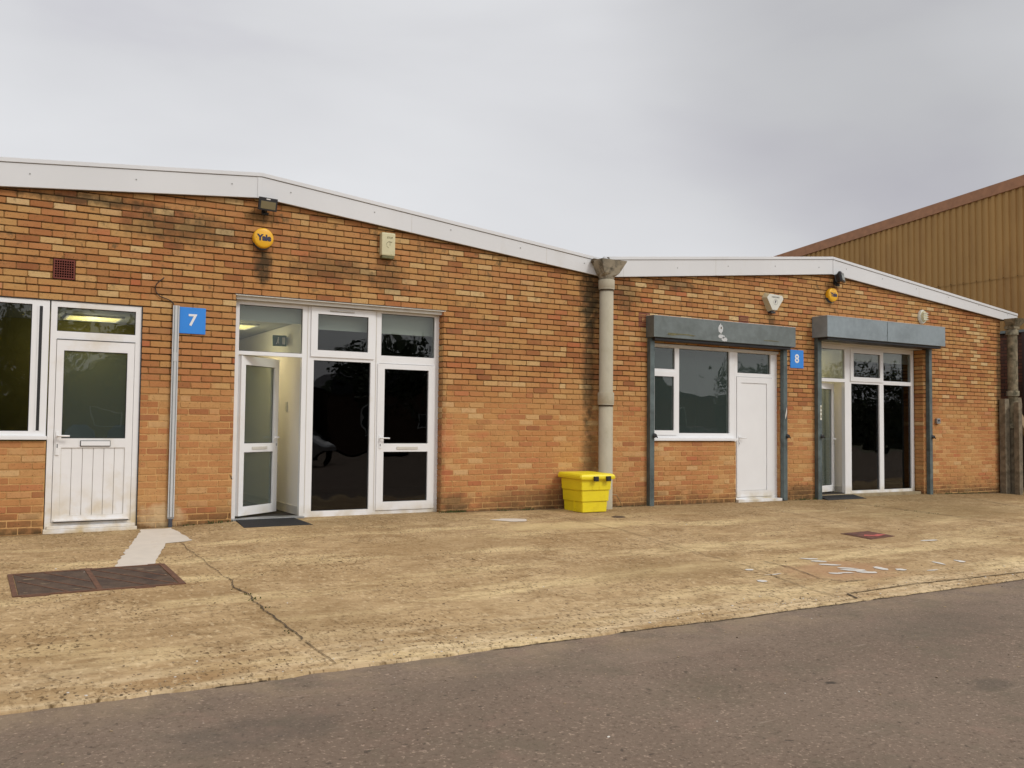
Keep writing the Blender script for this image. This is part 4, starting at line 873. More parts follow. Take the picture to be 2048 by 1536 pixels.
# floodlights
def flood(x, z, pan, tilt, label, s=1.0, facem=BEIGE):
    t = thing('floodlight', (x, 0, z), label, 'floodlight', 'black floodlights under the fascia peaks')
    M = Matrix.Translation((x, -.11, z)) @ Matrix.Rotation(pan, 4, 'Z') @ Matrix.Rotation(tilt, 4, 'X') @ Matrix.Scale(s, 4)
    bm = B(); box(bm, -.105, .105, -.05, -.02, -.07, .07, bev=.006); frus(bm, [(-.10, -.066), (.10, -.066), (.10, .066), (-.10, .066)], [(-.05, -.03), (.05, -.03), (.05, .03), (-.05, .03)], -.02, .04)
    for f in bm.faces: f.material_index = 0
    for k in range(5): box(bm, -.05+k*.025-.002, -.05+k*.025+.002, .0, .05, -.05, .05)
    bmesh.ops.transform(bm, matrix=M, verts=bm.verts); finish('housing', bm, DARKM, t)
    bm = B(); box(bm, -.085, .085, -.054, -.0505, -.052, .030, bev=.001); bmesh.ops.transform(bm, matrix=M, verts=bm.verts); finish('lamp_glass', bm, facem, t)
    bm = B(); box(bm, -.028, .018, -.053, -.0505, .048, .060); bmesh.ops.transform(bm, matrix=M, verts=bm.verts); finish('label_plate', bm, LETTER, t)
    bm = B(); box(bm, x-.03, x+.03, -.03, -.001, z-.09*s, z-.01, bev=.004); tube(bm, [(x, -.02, z-.06*s), (x, -.10, z-.085*s), (x, -.12, z-.03)], .012, 8); tube(bm, [(x-.04, -.07, z-.10*s), (x+.035, -.07, z-.10*s)], .018*s, 8); finish('bracket', bm, DARKM, t)
flood(3.015, 3.735, R(8), R(12), 'black floodlight with dull tan glass under the left fascia peak', 1.08, mat('tan_lamp_glass', (.20, .165, .085), .3))
flood(13.04, 3.78, R(28), R(-12), 'tilted black floodlight with pale glass under the right fascia peak', 1.25, mat('dull_lamp_glass', (.16, .19, .18), .25))
# bulkhead light
t = thing('bulkhead_light', (15.44, 0, 3.16), 'oval off white bulkhead light on bricks above the right end of shutter', 'wall light')
def oval(x, z, rx, rz, n=24): return [(x+rx*math.cos(2*math.pi*k/n)*(1 if abs(math.sin(2*math.pi*k/n)) < .7 else .95), z+rz*math.sin(2*math.pi*k/n)) for k in range(n)]
bm = B(); prism(bm, oval(15.44, 3.275, .105, .13), -.05, -.001, bev=.01); finish('housing', bm, OFFW, t)
bm = B(); prism(bm, oval(15.44, 3.275, .078, .10), -.095, -.051, bev=.018); lens = finish('ribbed_lens', bm, CREAM, t)
bm = B()
for k in range(4): box(bm, 15.37, 15.51, -.105, -.094, 3.21+k*.04, 3.222+k*.04, bev=.003)
finish('guard_bars', bm, OFFW, t)
t = thing('key_switch', (15.87, 0, 1.26), 'small metal key switch on the bricks right of the right shutter', 'key switch')
bm = B(); box(bm, 15.83, 15.93, -.045, -.001, 1.27, 1.37, bev=.006); finish('case', bm, GALV, t)
bm = B(); tube(bm, [(15.88, -.044, 1.33), (15.88, -.055, 1.33)], .018, 10); finish('key_barrel', bm, DARKM, t)
# roller shutters
def shutter(x0, x1, dep, z0, z1, gl, gr, zb, boxm, label, sidem=STEEL):
    t = thing('roller_shutter', ((x0+x1)/2, 0, zb), label, 'roller shutter', 'grey rolled up shutters over the unit 8 openings')
    bm = B(); box(bm, x0, x1, -dep, -.001, z0, z1, bev=.004)
    hb = finish('shutter_box', bm, boxm, t)
    bm = B(); box(bm, x0-.004, x1+.002, -dep-.004, .0, z1+.0005, z1+.006); finish('top_flashing', bm, LTGREY, hb)
    bm = B(); box(bm, x0+.06, x1-.06, -dep+.05, -.01, z0-.045, z0-.001, bev=.006); finish('rolled_curtain', bm, DARKM, t)
    for nm, (a, b_) in (('l', gl), ('r', gr)):
        bm = B(); w_ = b_-a
        box(bm, a, a+.006, -.075, -.001, zb, z0-.002); box(bm, a+.006, b_, -.075, -.062, zb, z0-.002, bev=.002); box(bm, a+.006, b_, -.012, -.001, zb, z0-.002); box(bm, b_-.005, b_+.0, -.03, -.0125, zb, z0-.002)
        finish('guide_rail', bm, [GUIDE if boxm is STEEL else GUIDE], t)
        bm = B(); tube(bm, [(b_-.01, -.080, 1.02), (b_-.01, -.115, 1.02)], .028, 10); tube(bm, [(b_-.01, -.11, 1.02), (b_+.02, -.125, .99)], .010, 6); box(bm, b_-.03, b_+.012, -.088, -.0755, .985, 1.055, bev=.004); finish('pin_lock', bm, DARKM, t)
    return t, hb
t, hb = shutter(8.84, 11.86, .19, 2.50, 2.822, (8.865, 8.95), (11.70, 11.785), -.04, STEEL, 'scratched grey green shutter box over the window and the solid white door')
blob_pts = lambda cx, cz, a, c, s, n=20: [(cx+a*math.cos(6.283*k/n)*(1+.45*mnoise.noise(Vector((k*.9, s, 0)))), cz+c*math.sin(6.283*k/n)*(1+.6*mnoise.noise(Vector((k*.9, s, 4))))) for k in range(n)]
bm = B(); 
for (cx, cz, a, c, s) in [(10.18, 2.70, .05, .07, 1), (10.2, 2.58, .07, .03, 2), (10.26, 2.54, .06, .035, 3)]: prism(bm, blob_pts(cx, cz, a, c, s), -.1925, -.1902)
finish('white_paint_smear', bm, LTGREY, hb)
bm = B(); prism(bm, blob_pts(10.19, 2.715, .012, .02, 9, 10), -.1945, -.1928); finish('dark_hole', bm, CRACK_SHADE, hb)
PEEL = mat('peeled_olive_patch', (.14, .13, .06), .8, noise=.4, nscale=30)
bm = B(); prism(bm, [(9.10, 2.545), (9.12, 2.575), (9.30, 2.572), (9.52, 2.574), (9.66, 2.560), (9.62, 2.545), (9.5, 2.556), (9.32, 2.552), (9.2, 2.535)], -.1925, -.1902); prism(bm, [(11.12, 2.575), (11.3, 2.58), (11.48, 2.572), (11.46, 2.565), (11.3, 2.566), (11.14, 2.562)], -.1925, -.1902); finish('peeled_edge', bm, PEEL, hb)
bm = B(); prism(bm, [(11.735, 1.30), (11.76, 1.36), (11.775, 1.44), (11.765, 1.50), (11.75, 1.42), (11.733, 1.36)], -.0775, -.0755); finish('paint_chip', bm, CHIP, t)
t, hb = shutter(12.47, 15.68, .33, 2.705, 3.06, (12.525, 12.62), (15.56, 15.645), -.06, STEELB, 'smooth blue grey shutter box over the glazed right hand shopfront')
bm = B(); box(bm, 14.02, 14.028, -.3335, -.3305, 2.71, 3.055); prism(bm, [(14.0, 2.80), (14.02, 2.84), (14.015, 2.93), (14.03, 2.86), (14.025, 2.79)], -.3355, -.3337); finish('panel_joint', bm, GUIDE, hb)
bm = B(); box(bm, 12.575, 12.615, -.0785, -.0755, 1.30, 1.55); finish('torn_sticker', bm, OFFW, t)
for k, (z_, h_) in enumerate([(1.335, .05), (1.42, .03), (1.48, .045)]):
    bm = B(); box(bm, 12.585, 12.607, -.080, -.0787, z_, z_+h_); finish('sticker_print', bm, PEEL, t)

# ------------------------------------------------------------------ rainwater pipes
PX, PY = 7.985, -.15
t = thing('rainwater_pipe', (PX, PY, -.05), 'thick pale cement rainwater pipe with tapered hopper behind the yellow bin', 'rainwater pipe')
bm = B(); tube(bm, [(PX, PY, -.06), (PX, PY, 1.44)], .103, 28); tube(bm, [(PX, PY, 1.53), (PX, PY, 3.12)], .101, 28); finish('pipe', bm, PIPEM, t)
for z0, z1 in ((1.46, 1.635), (3.135, 3.27)):
    bm = B(); tube(bm, [(PX, PY, z0), (PX, PY, z0+.02), (PX, PY, z1), (PX, PY, z1+.008)], [.112, .118, .118, .108], 28); c = finish('collar', bm, PIPEM, t)
    bm = B(); tube(bm, [(PX, PY, z0-.022), (PX, PY, z0-.012)], .108, 28); tube(bm, [(PX, PY, z0-.012), (PX, PY, z0)], .100, 28); finish('joint_ring', bm, CRACK_SHADE, c)
bm = B()
def hring(x0, x1, y0, y1, z, n=6): return [bm.verts.new(q) for q in [(x0, y0, z), ((x0+x1)/2, y0, z), (x1, y0, z), (x1, (y0+y1)/2, z), (x1, y1, z), ((x0+x1)/2, y1, z), (x0, y1, z), (x0, (y0+y1)/2, z)]]
rs = []
c8 = [(-1, -1), (0, -1), (1, -1), (1, 0), (1, 1), (0, 1), (-1, 1), (-1, 0)]
def circ(z, r): return [bm.verts.new((PX+r*q[0]/math.hypot(*q), PY+r*q[1]/math.hypot(*q), z)) for q in c8]
rs = [circ(3.262, .104), circ(3.32, .118), hring(PX-.125, PX+.135, -.275, -.07, 3.365), hring(7.775, 8.215, -.325, -.066, 3.53), hring(7.77, 8.22, -.33, -.066, 3.55), hring(7.795, 8.195, -.305, -.07, 3.547), hring(PX-.12, PX+.12, -.26, -.08, 3.39)]
for A, C in zip(rs, rs[1:]):
    for k in range(8): bm.faces.new((A[k], A[(k+1) % 8], C[(k+1) % 8], C[k]))
bm.faces.new(rs[-1]); bmesh.ops.recalc_face_normals(bm, faces=bm.faces); finish('hopper', bm, HOPM, t)
bm = B(); prism(bm, [(7.74, 3.52), (7.90, 3.52), (7.85, 3.575), (7.78, 3.58)], -.12, -.078); prism(bm, [(7.985, 3.54), (8.0, 3.54), (8.0, 3.60), (7.965, 3.605), (7.965, 3.59), (7.985, 3.588)], -.2, -.19); finish('gutter_end', bm, CRACK_SHADE, t)
PX2 = 18.13
t = thing('rainwater_pipe', (PX2, -.15, -.1), 'mossy crumbling cement rainwater pipe at the far right brick corner', 'rainwater pipe')
bm = B(); pts = [(PX2, -.15, z) for z in frange(1.2, 3.22, .08)]; tube(bm, pts, [.095+.006*mnoise.noise(Vector((z*3, 0, 0))) for z in range(len(pts))], 18); finish('pipe', bm, OLDP, t)
bm = B(); pts = [(PX2+.02, -.16, z) for z in frange(-.12, 1.2, .08)]; tube(bm, pts, [.105+.006*mnoise.noise(Vector((z*3, 0, 0))) for z in range(len(pts))], 18); finish('lower_pipe', bm, POSTM, t)
for z in (3.08, 1.2, 1.85):
    bm = B(); tube(bm, [(PX2, -.15, z), (PX2, -.15, z+.10)], .118, 18); finish('collar', bm, OLDP, t)
bm = B()
for (x0, x1, y0, y1, z0, z1) in [(PX2-.10, PX2+.10, -.25, -.05, 3.2, 3.26)]: box(bm, x0, x1, y0, y1, z0, z1)
a = [bm.verts.new(q) for q in ((PX2-.10, -.26, 3.261), (PX2+.12, -.26, 3.261), (PX2+.12, -.08, 3.261), (PX2-.10, -.08, 3.261))]; b_ = [bm.verts.new(q) for q in ((PX2-.17, -.34, 3.40), (PX2+.24, -.34, 3.41), (PX2+.24, -.08, 3.41), (PX2-.17, -.08, 3.40))]
for k in range(4): bm.faces.new((a[k], a[(k+1) % 4], b_[(k+1) % 4], b_[k]))
bm.faces.new(b_[::-1]); finish('hopper', bm, OLDP, t)

# ------------------------------------------------------------------ yellow grit bin
gb = g(7.5, -.35)
t = thing('grit_bin', (7.48, -.33, gb), 'bright yellow plastic grit bin with two black latches at the pipe foot', 'grit bin')
bm = B()
tiers = [(0.0, .145, .018), (.147, .30, .038), (.302, .455, .058)]
cx0, cx1, cy0, cy1 = 7.315, 7.725, -.53, -.09
for z0, z1, o in tiers:
    q = o-.018; vs = [bm.verts.new(v) for v in [(cx0-q, cy0-q, gb+z0), (cx1+q, cy0-q, gb+z0), (cx1+q, cy1+q*.3, gb+z0), (cx0-q, cy1+q*.3, gb+z0)]]
    q2 = q+.008; v2 = [bm.verts.new(v) for v in [(cx0-q2, cy0-q2, gb+z1), (cx1+q2, cy0-q2, gb+z1), (cx1+q2, cy1+q2*.3, gb+z1), (cx0-q2, cy1+q2*.3, gb+z1)]]
    bm.faces.new(vs[::-1]); bm.faces.new(v2)
    for k in range(4): bm.faces.new((vs[k], vs[(k+1) % 4], v2[(k+1) % 4], v2[k]))
es = [e for e in bm.edges if abs(e.verts[0].co.z-e.verts[1].co.z) > .05 or abs(e.verts[0].co.z-e.verts[1].co.z) < 1e-4]
bmesh.ops.bevel(bm, geom=es, offset=.007, segments=2, affect='EDGES')
for x in (7.45, 7.57): box(bm, x-.003, x+.003, cy0-.0465, cy0-.040, gb+.31, gb+.45)
box(bm, cx0-.003-.018, cx0+.0, -.36, -.345, gb+.01, gb+.30)
finish('body', bm, YEL, t)
bm = B(); lz = gb+.452
lay = [(.0, .052, .035), (.018, .060, .04), (.045, .060, .04), (.066, .048, .03), (.078, .015, .01)]
rs = []
for z, o, _ in lay: rs.append([bm.verts.new(v) for v in [(cx0-.03-o, cy0-.03-o, lz+z), (cx1+.03+o, cy0-.03-o, lz+z), (cx1+.03+o, -.045, lz+z+.012), (cx0-.03-o, -.045, lz+z+.012)]])
for A, C in zip(rs, rs[1:]):
    for k in range(4): bm.faces.new((A[k], A[(k+1) % 4], C[(k+1) % 4], C[k]))
bm.faces.new(rs[0][::-1]); bm.faces.new(rs[-1]); es = [e for e in bm.edges if abs(e.verts[0].co.z-e.verts[1].co.z) > .009]
bmesh.ops.bevel(bm, geom=es, offset=.012, segments=3, affect='EDGES'); finish('lid', bm, YEL, t)
for x in (7.475, 7.685):
    bm = B(); box(bm, x-.040, x+.036, cy0-.112, cy0-.090, lz-.022, lz+.045, bev=.005); box(bm, x-.034, x+.030, cy0-.118, cy0-.1125, lz-.012, lz+.035, bev=.003); finish('latch', bm, BLACK, t)

# ------------------------------------------------------------------ covers and mats
def lid_plane(x0, x1, y0, y1, dz, h, bm, mi=0): slab(bm, [(x0, y0), (x1, y0), (x1, y1), (x0, y1)], dz, h, mi)
t = thing('manhole_cover', (.97, -2.7, g(.97, -2.7)), 'rusty double manhole cover with diagonal ribs in front of the left door', 'manhole cover')
bm = B()
X0, X1, Y0, Y1 = .36, 1.585, -3.17, -2.24
for q in ((X0, X1, Y0, Y0+.035), (X0, X1, Y1-.035, Y1), (X0, X0+.035, Y0+.035, Y1-.035), (X1-.05, X1, Y0+.035, Y1-.035), (.935, .975, Y0+.035, Y1-.035)): lid_plane(*q, -.01, .018, bm)
for q in ((.9, 1.0, Y1-.001, Y1+.04), (.42, .6, Y0-.03, Y0+.001), (1.2, 1.35, Y0-.03, Y0+.001), (1.45, 1.56, Y1-.001, Y1+.035)): lid_plane(*q, -.01, .016, bm)
finish('cover_frame', bm, RUSTF, t)
for (a, b_) in ((X0+.042, .945), (.965, X1-.057)):
    bm = B(); lid_plane(a, b_, Y0+.042, Y1-.042, -.012, .017, bm)
    pl = finish('cover_plate', bm, RUST, t)
    bm = B()
    w_ = b_-a; h_ = Y1-Y0-.084
    for k, off in enumerate((-.36, .0, .38)):
        # diagonal grooves running from back left to front right
        pa = (a+max(0, off)*w_+.02, Y1-.05+min(0, off)*h_); pb = (b_-.02+min(0, off)*w_, Y0+.05+max(0, off)*h_)
        d = Vector((pb[0]-pa[0], pb[1]-pa[1])).normalized(); nn = Vector((-d.y, d.x))*.009
        slab(bm, [(pa[0]-nn.x, pa[1]-nn.y), (pb[0]-nn.x, pb[1]-nn.y), (pb[0]+nn.x, pb[1]+nn.y), (pa[0]+nn.x, pa[1]+nn.y)], .0045, .004)
    finish('diagonal_ribs', bm, RUSTF, pl)
bm = B(); rnd = random.Random(9)
for (x, y, a, b_) in [(.50, -2.52, .06, .03), (.60, -2.75, .05, .012), (1.35, -2.42, .05, .02), (1.44, -2.52, .05, .012), (.8, -3.05, .04, .01), (1.18, -2.6, .06, .01), (.45, -3.05, .02, .01), (1.5, -2.75, .012, .03)]:
    vs = [bm.verts.new((x+a*math.cos(q)*rnd.uniform(.5, 1.2), y+b_*math.sin(q)*rnd.uniform(.5, 1.2), g(x, y)+.0065)) for q in [k*.628 for k in range(10)]]; bm.faces.new(vs)
finish('cement_splash', bm, STONE, t)
t = thing('manhole_cover', (9.65, -3.35, g(9.65, -3.35)), 'square reddish iron manhole cover in the concrete before the right unit', 'manhole cover')
bm = B(); q = [(9.35, -3.60), (9.90, -3.52), (9.93, -3.10), (9.38, -3.13)]; slab(bm, q, -.01, .016); pl = finish('cover_frame', bm, RUSTF, t)
bm = B(); q2 = [(9.39, -3.57), (9.87, -3.49), (9.89, -3.13), (9.41, -3.16)]; slab(bm, q2, -.008, .0175); pl = finish('cover_plate', bm, RUSTR, t)
bm = B(); vs = [bm.verts.new((x, y, g(x, y)+.0125)) for x, y in [(9.45, -3.42), (9.60, -3.50), (9.72, -3.47), (9.86, -3.42), (9.78, -3.36), (9.66, -3.40), (9.56, -3.34)]]; bm.faces.new(vs); finish('red_paint_scrape', bm, REDP, pl)
bm = B(); slab(bm, [(7.57+.105*math.cos(k*.524), -1.0+.07*math.sin(k*.524)) for k in range(12)], -.008, .013); slab(bm, [(7.57+.085*math.cos(k*.524), -1.0+.054*math.sin(k*.524)) for k in range(12)], .004, .005)
tag(finish('drain_cover', bm, RUST), 'small round rusty cover in the concrete in front of the yellow bin', 'drain cover')
def ribmat(x0, x1, y0, y1, zb, label):
    t = thing('rubber_mat', ((x0+x1)/2, (y0+y1)/2, g((x0+x1)/2, (y0+y1)/2)), label, 'door mat', 'black rubber ramp mats at the doors')
    bm = B(); lo = lambda x, y: g(x, y)
    a = [bm.verts.new(v) for v in [(x0-.03, y0, lo(x0, y0)+.004), (x1+.05, y0, lo(x1, y0)+.004), (x1, y1, zb), (x0+.02, y1, zb)]]; b2 = [bm.verts.new(v) for v in [(x0-.03, y0, lo(x0, y0)-.01), (x1+.05, y0, lo(x1, y0)-.01), (x1, y1, -.07), (x0+.02, y1, -.07)]]
    bm.faces.new(a); bm.faces.new(b2[::-1])
    for k in range(4): bm.faces.new((b2[k], b2[(k+1) % 4], a[(k+1) % 4], a[k]))
    finish('ramp', bm, MATM, t)
    bm = B(); n = 26
    for k in range(n):
        f = (k+.5)/n; xa = (x0-.03)+(x1-x0+.08)*f; xb = (x0+.02)+(x1-x0-.02)*f; w_ = .006
        vs = [bm.verts.new(v) for v in [(xa-w_, y0+.02, lo(xa, y0)+.0075), (xa+w_, y0+.02, lo(xa, y0)+.0075), (xb+w_, y1-.01, zb+.003), (xb-w_, y1-.01, zb+.003)]]; bm.faces.new(vs)
    finish('ribs', bm, MATM, t)
ribmat(2.76, 3.47, -.53, .018, .012, 'black rubber ramp mat at the open door of the left shopfront')
ribmat(12.66, 13.55, -.20, .055, .0, 'black rubber mat at the narrow open door of the right shopfront')

# ------------------------------------------------------------------ right hand edge: posts, gap, big shed
def post(x, y, w_, d_, z0, z1, label, lean=0.0, top=.03):
    bm = B(); n = 14; rings = []
    for k in range(n+1):
        z = z0+(z1-z0)*k/n; r = 1-(.0 if k < n else .12); ox = lean*(z-z0)
        rings.append([bm.verts.new((x+ox+sx*w_/2*r+.006*mnoise.noise(Vector((k, sx, sy))), y+sy*d_/2*r+.006*mnoise.noise(Vector((k, sy, 7))), z)) for sx, sy in ((-1, -1), (1, -1), (1, 1), (-1, 1))])
    for A, C in zip(rings, rings[1:]):
        for k in range(4): bm.faces.new((A[k], A[(k+1) % 4], C[(k+1) % 4], C[k]))
    bm.faces.new(rings[-1]); bm.faces.new(rings[0][::-1])
    return tag(finish('concrete_post', bm, POSTM), label, 'post', 'weathered posts by the right corner')
post(17.93, -.09, .16, .12, -.15, 1.79, 'weathered flat topped post against the bricks left of the mossy pipe')
post(18.03, -.30, .10, .10, -.15, 1.72, 'thin weathered post directly in front of the mossy pipe')
post(18.50, .0, .15, .15, -.15, 1.83, 'grey rounded top post standing right of the mossy pipe')
bm = B(); box(bm, 0, 1.1, -.04, .04, -.07, .07, M=Matrix.Translation((18.56, .06, 1.62)) @ Matrix.Rotation(R(52), 4, 'Y')); tag(finish('timber_strut', bm, TIMB), 'pale timber strut sloping down to the right behind the end post', 'timber')
SHX = 20.5
t = thing('shed', (SHX+5, 6, -.2), 'large tan shed clad in vertical ribbed sheets behind the brick workshop', 'building')
SHM = mat('tan_profiled_sheet', (.40, .225, .070), .7, noise=.10, nscale=1.3, dirt=(.28, .14, .045), dscale=1.6, dmin=.5, dmax=.85, stretch=(1, 1, .25))
SHT = mat('brown_verge_trim', (.36, .17, .085), .65, noise=.15, dirt=(.24, .11, .05), dscale=2)
def zt(y): return 6.72+.0+(.93-y)*.095
def sheet(bm, y0, y1, zlo, zhi, x, pitch=.165):
    y = y0; prev = None
    prof = [(0, 0), (.075, 0), (.092, .032), (.148, .032), (.165, 0)]
    pts = []
    while y < y1:
        for p, q in prof[:-1]: pts.append((y+p, x+q))
        y += pitch
    for (yy, xx) in pts:
        cur = (bm.verts.new((xx, yy, zlo(yy))), bm.verts.new((xx, yy, zhi(yy))))
        if prev: bm.faces.new((prev[0], cur[0], cur[1], prev[1]))
        prev = cur
bm = B(); sheet(bm, -2, 22, lambda y: 4.66, zt, SHX); sheet(bm, -2, 22, lambda y: 3.44, lambda y: 4.70, SHX+.012)
for k in range(80):
    y = -1.9+k*.165*2
    if y < 22: box(bm, SHX-.008, SHX+.006, y+.028, y+.044, 4.675, 4.69, mi=1)
finish('ribbed_cladding', bm, [SHM, CRACK_SHADE], t)
bm = B(); rows = [(y, zt(y)) for y in (-2, 22)]
def bar(bm, xa, xb, lo, hi):
    vs = []
    for y, z in rows: vs += [bm.verts.new((xa, y, z+lo)), bm.verts.new((xb, y, z+lo)), bm.verts.new((xb, y, z+hi)), bm.verts.new((xa, y, z+hi))]
    bm.faces.new(vs[0:4]); bm.faces.new(vs[4:8][::-1])
    for k in range(4): bm.faces.new((vs[k], vs[4+k], vs[4+(k+1) % 4], vs[(k+1) % 4]))
bar(bm, SHX-.03, SHX+.05, -.02, .23); finish('verge_trim', bm, SHT, t)
bm = B()
vs = [bm.verts.new(q) for q in ((SHX+.05, -2, zt(-2)+.15), (SHX+.05, 22, zt(22)+.15), (SHX+14, 22, zt(22)+.15), (SHX+14, -2, zt(-2)+.15))]; bm.faces.new(vs); finish('roof', bm, ROOFM, t)
bm = B(); box(bm, SHX-.05, SHX+.06, -2, 22, 3.38, 3.44); box(bm, SHX+.10, SHX+14, 21.9, 22, -.6, 4.5); box(bm, SHX+.26, SHX+14, -2, -1.9, -.6, 6.9); finish('sill_flashing', bm, STEEL, t)
DBR = mat('dark_red_brick', (.085, .032, .018), .9, noise=.3, nscale=5)
tt = DBR.node_tree; bt = tt.nodes.new('ShaderNodeTexBrick'); bt.inputs['Scale'].default_value = 1; bt.inputs['Brick Width'].default_value = .225; bt.inputs['Row Height'].default_value = .075; bt.inputs['Mortar Size'].default_value = .008
bt.inputs['Color1'].default_value = (.16, .055, .03, 1); bt.inputs['Color2'].default_value = (.075, .032, .018, 1); bt.inputs['Mortar'].default_value = (.035, .022, .014, 1)
gg = tt.nodes.new('ShaderNodeNewGeometry'); se = tt.nodes.new('ShaderNodeSeparateXYZ'); co = tt.nodes.new('ShaderNodeCombineXYZ'); tt.links.new(gg.outputs['Position'], se.inputs[0]); tt.links.new(se.outputs['Y'], co.inputs['X']); tt.links.new(se.outputs['Z'], co.inputs['Y']); tt.links.new(co.outputs[0], bt.inputs['Vector']); tt.links.new(bt.outputs['Color'], tt.nodes['Principled BSDF'].inputs['Base Color'])
bm = B(); box(bm, SHX+.02, SHX+.25, -2, 22, -.5, 3.379); finish('brick_plinth_wall', bm, DBR, t)
bm = B(); box(bm, SHX-.09, SHX-.0, .82, .98, -.3, 3.37); finish('corner_stanchion', bm, mat('dark_brown_steel', (.045, .022, .015), .7), t)
t = thing('side_gate', (19.5, 1.7, -.2), 'dark boarded gate closing the gap between workshop and shed', 'gate')
GATEM = mat('dark_gate_boards', (.022, .014, .010), .85, noise=.4, nscale=6)
bm = B()
for k in range(16): box(bm, 18.05+k*.15, 18.19+k*.15, 1.70, 1.725, -.3, 2.9)
finish('boards', bm, GATEM, t)
bm = B(); box(bm, 18.05, 20.45, 1.727, 1.78, .3, .42); box(bm, 18.05, 20.45, 1.727, 1.78, 2.3, 2.42); finish('rail', bm, GATEM, t)

# ------------------------------------------------------------------ what stands across the road, seen only mirrored in the glass
def tree(x, y, h, rad, seed, label):
    rnd = random.Random(seed); t = thing('tree', (x, y, -.4), label, 'tree', 'trees across the road mirrored in the windows')
    bm = B(); tips = []
    tube(bm, [(x, y, -.6), (x+.1, y, h*.25), (x-.1, y+.1, h*.5), (x, y, h*.8)], [.22, .17, .11, .04], 8)
    for k in range(9):
        a = k*2.4; z = h*(.3+.06*k); q = rad*rnd.uniform(.5, .8); e_ = (x+q*math.cos(a), y+q*math.sin(a), z+h*.14)
        tube(bm, [(x, y, z), ((x+e_[0])/2, (y+e_[1])/2, z+h*.09), e_], [.07, .045, .015], 6); tips.append(e_)
    finish('trunk', bm, BARK, t)
    bm = B(); cl = [(Vector((x, y, h*.62)), rad*.8)]+[(Vector(p), rad*rnd.uniform(.32, .55)) for p in tips]+[(Vector((x+rnd.gauss(0, rad*.4), y+rnd.gauss(0, rad*.4), h*rnd.uniform(.55, .92))), rad*.35) for _ in range(6)]
    for k in range(2600):
        c, q = rnd.choice(cl); d = Vector((rnd.gauss(0, 1), rnd.gauss(0, 1), rnd.gauss(0, 1))).normalized()*q*rnd.random()**.4; p = c+d
        u = Vector((rnd.gauss(0, 1), rnd.gauss(0, 1), rnd.gauss(0, 1))).normalized(); v = u.cross(Vector((rnd.gauss(0, 1), rnd.gauss(0, 1), rnd.gauss(0, 1)))).normalized(); s_ = rnd.uniform(.10, .22)
        vs = [bm.verts.new(p+u*s_), bm.verts.new(p+v*s_*.6), bm.verts.new(p-u*s_), bm.verts.new(p-v*s_*.6)]; bm.faces.new(vs)
    finish('crown', bm, LEAF, t)
TL = ['leafy green tree across the road at the far left', 'small bushy green tree across the road', 'rounded green tree across the road nearly facing the left door', 'broad green tree between two far workshops', 'low spreading green tree behind the parked cars', 'tall wide green tree right of the far workshops', 'first dark tree added far right to darken the mirroring panes', 'second dark tree added far right to darken the mirroring panes', 'last dark tree added far right to darken the mirroring panes']
for i, (x, y, h, rad) in enumerate([(-7, -33, 6.2, 2.8), (-2.0, -36, 5.6, 2.7), (2.5, -34, 6.2, 2.6), (9, -38, 6.4, 3.0), (20, -36, 5.6, 2.8), (33, -40, 6.4, 3.4), (53, -40, 6.0, 3.8), (60, -41, 5.8, 3.8), (67, -40, 6.0, 4.0)]):  # last three trees added so the right panes mirror less sky
    tree(x, y, h, rad, 100+i, TL[i])
FWB = mat('brown_brick_far', (.10, .055, .035), .9, noise=.3); FWR = mat('slate_far', (.045, .045, .05), .8, noise=.2)
for (x0, x1, lb) in ((4, 18, 'dark gabled workshop across the road straight behind the viewer'), (19, 32, 'dark gabled workshop across the road behind the parked cars'), (35, 50, 'third dark gabled workshop along the far side of the road'), (-26, -12, 'dark gabled workshop across the road far to the left')):
    t = thing('far_workshop', ((x0+x1)/2, -42, -.5), lb, 'building', 'gabled workshops behind the viewer')
    bm = B(); box(bm, x0, x1, -52, -42, -.6, 3.4); finish('wall', bm, FWB, t)
    bm = B(); xm = (x0+x1)/2; prism(bm, [(x0-.3, 3.4), (x1+.3, 3.4), (xm, 5.3)], -52.2, -41.8); finish('roof', bm, FWR, t)
    if x0 < 10: bm = B(); tube(bm, [(x0-.3, -41.78, 3.4), (xm, -41.78, 5.3), (x1+.3, -41.78, 3.4)], .12, 6); finish('barge_board', bm, WHITE, t)
    for k in range(3):
        xa = x0+2+k*(x1-x0-4)/2.6; bm = B(); box(bm, xa, xa+1.6, -41.99, -41.9, .9, 2.2); f = finish('window', bm, WHITE, t); bm = B(); box(bm, xa+.1, xa+1.5, -41.89, -41.88, 1.0, 2.1); finish('pane', bm, IDARK, f)
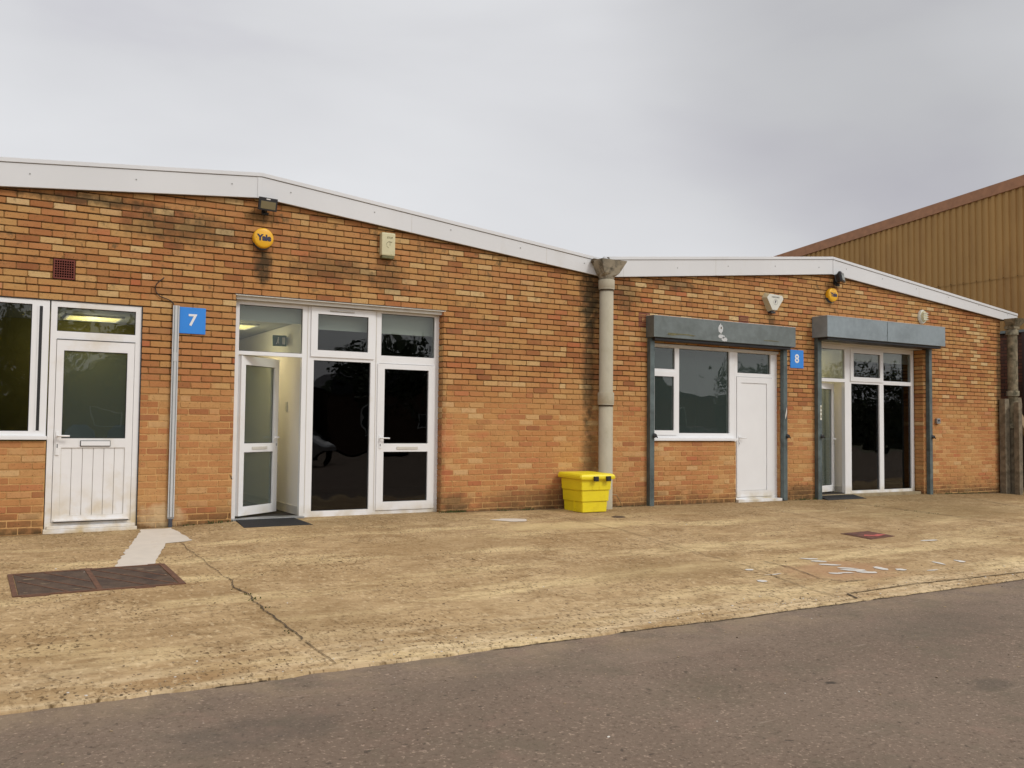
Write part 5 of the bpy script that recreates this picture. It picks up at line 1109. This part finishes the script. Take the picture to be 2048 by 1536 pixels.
def car(x, y, rz, body, label):
    t = thing('parked_car', (x, y, -.35), label, 'car', 'cars parked across the road behind the viewer'); M = Matrix.Translation((x, y, -.35)) @ Matrix.Rotation(rz, 4, 'Z')
    def pt(nm, bm, mt, par=None):
        bmesh.ops.transform(bm, matrix=M, verts=bm.verts); return finish(nm, bm, mt, par or t)
    bm = B(); prism(bm, [(-2.05, .35), (2.1, .35), (2.15, .62), (1.95, .78), (1.1, .92), (-1.7, .95), (-2.05, .85), (-2.12, .6)], -.86, .86, bev=.06); bd = pt('body', bm, body)
    bm = B(); prism(bm, [(-1.75, .93), (1.15, .92), (.55, 1.38), (.2, 1.44), (-1.0, 1.44), (-1.5, 1.30)], -.72, .72, bev=.05); cb = pt('cabin', bm, IDARK)
    bm = B(); prism(bm, [(-1.05, 1.41), (.28, 1.41), (.15, 1.47), (-.95, 1.47)], -.68, .68, bev=.02); pt('roof', bm, body)
    for wx in (-1.35, 1.35):
        for wy in (-.80, .80):
            bm = B(); tube(bm, [(wx, wy-.1, .32), (wx, wy+.1, .32)], .32, 20); wh = pt('wheel', bm, BLACK); bm = B(); s_ = 1 if wy > 0 else -1; tube(bm, [(wx, wy+.1*s_, .32), (wx, wy+.115*s_, .32)], .19, 14); pt('rim', bm, GALV, wh)
    for wy in (-.6, .6):
        bm = B(); box(bm, 2.02, 2.13, wy-.14, wy+.14, .60, .72, bev=.02); pt('headlight', bm, LTGREY)
RED = mat('red_car_paint', (.20, .02, .02), .25); SIL = mat('silver_car_paint', (.42, .43, .45), .3, .4); WC = mat('white_car_paint', (.7, .7, .7), .3)
car(29, -21, R(95), RED, 'red parked hatchback across the road behind the viewer')
car(24.5, -22, R(88), SIL, 'silver parked hatchback across the road behind the viewer')
car(11, -24, R(80), SIL, 'silver parked hatchback nearer the middle across the road')
car(7, -25, R(100), WC, 'white parked hatchback across the road behind the viewer')

# leafy screen added behind the viewer to block low sky mirrored under the crowns
t = thing('added_hedge', (20, -47, -.5), 'long dark leafy screen added behind the viewer to block mirrored low sky', 'added_hedge')
bm = B(); rnd = random.Random(77)
for k in range(9000):
    x = rnd.uniform(-35, 95); p = Vector((x, -44.5+rnd.uniform(-.6, .6)-(0 if x > 51 or x < -27 else 8), rnd.uniform(-.5, 3.5+.6*mnoise.noise(Vector((x*.3, 0, 0)))))); u = Vector((rnd.gauss(0, 1), rnd.gauss(0, .4), rnd.gauss(0, 1))).normalized(); v = u.cross(Vector((0, 1, .2))).normalized(); q = rnd.uniform(.2, .42)
    bm.faces.new([bm.verts.new(p+u*q), bm.verts.new(p+v*q*.6), bm.verts.new(p-u*q), bm.verts.new(p-v*q*.6)])
finish('foliage', bm, LEAF, t)
bm = B(); box(bm, -35, -27, -45.2, -44.8, -.6, 3.0); box(bm, 51, 95, -45.2, -44.8, -.6, 3.0); box(bm, -27, 51, -53.2, -52.8, -.6, 3.0); finish('branch_mass', bm, BARK, t)
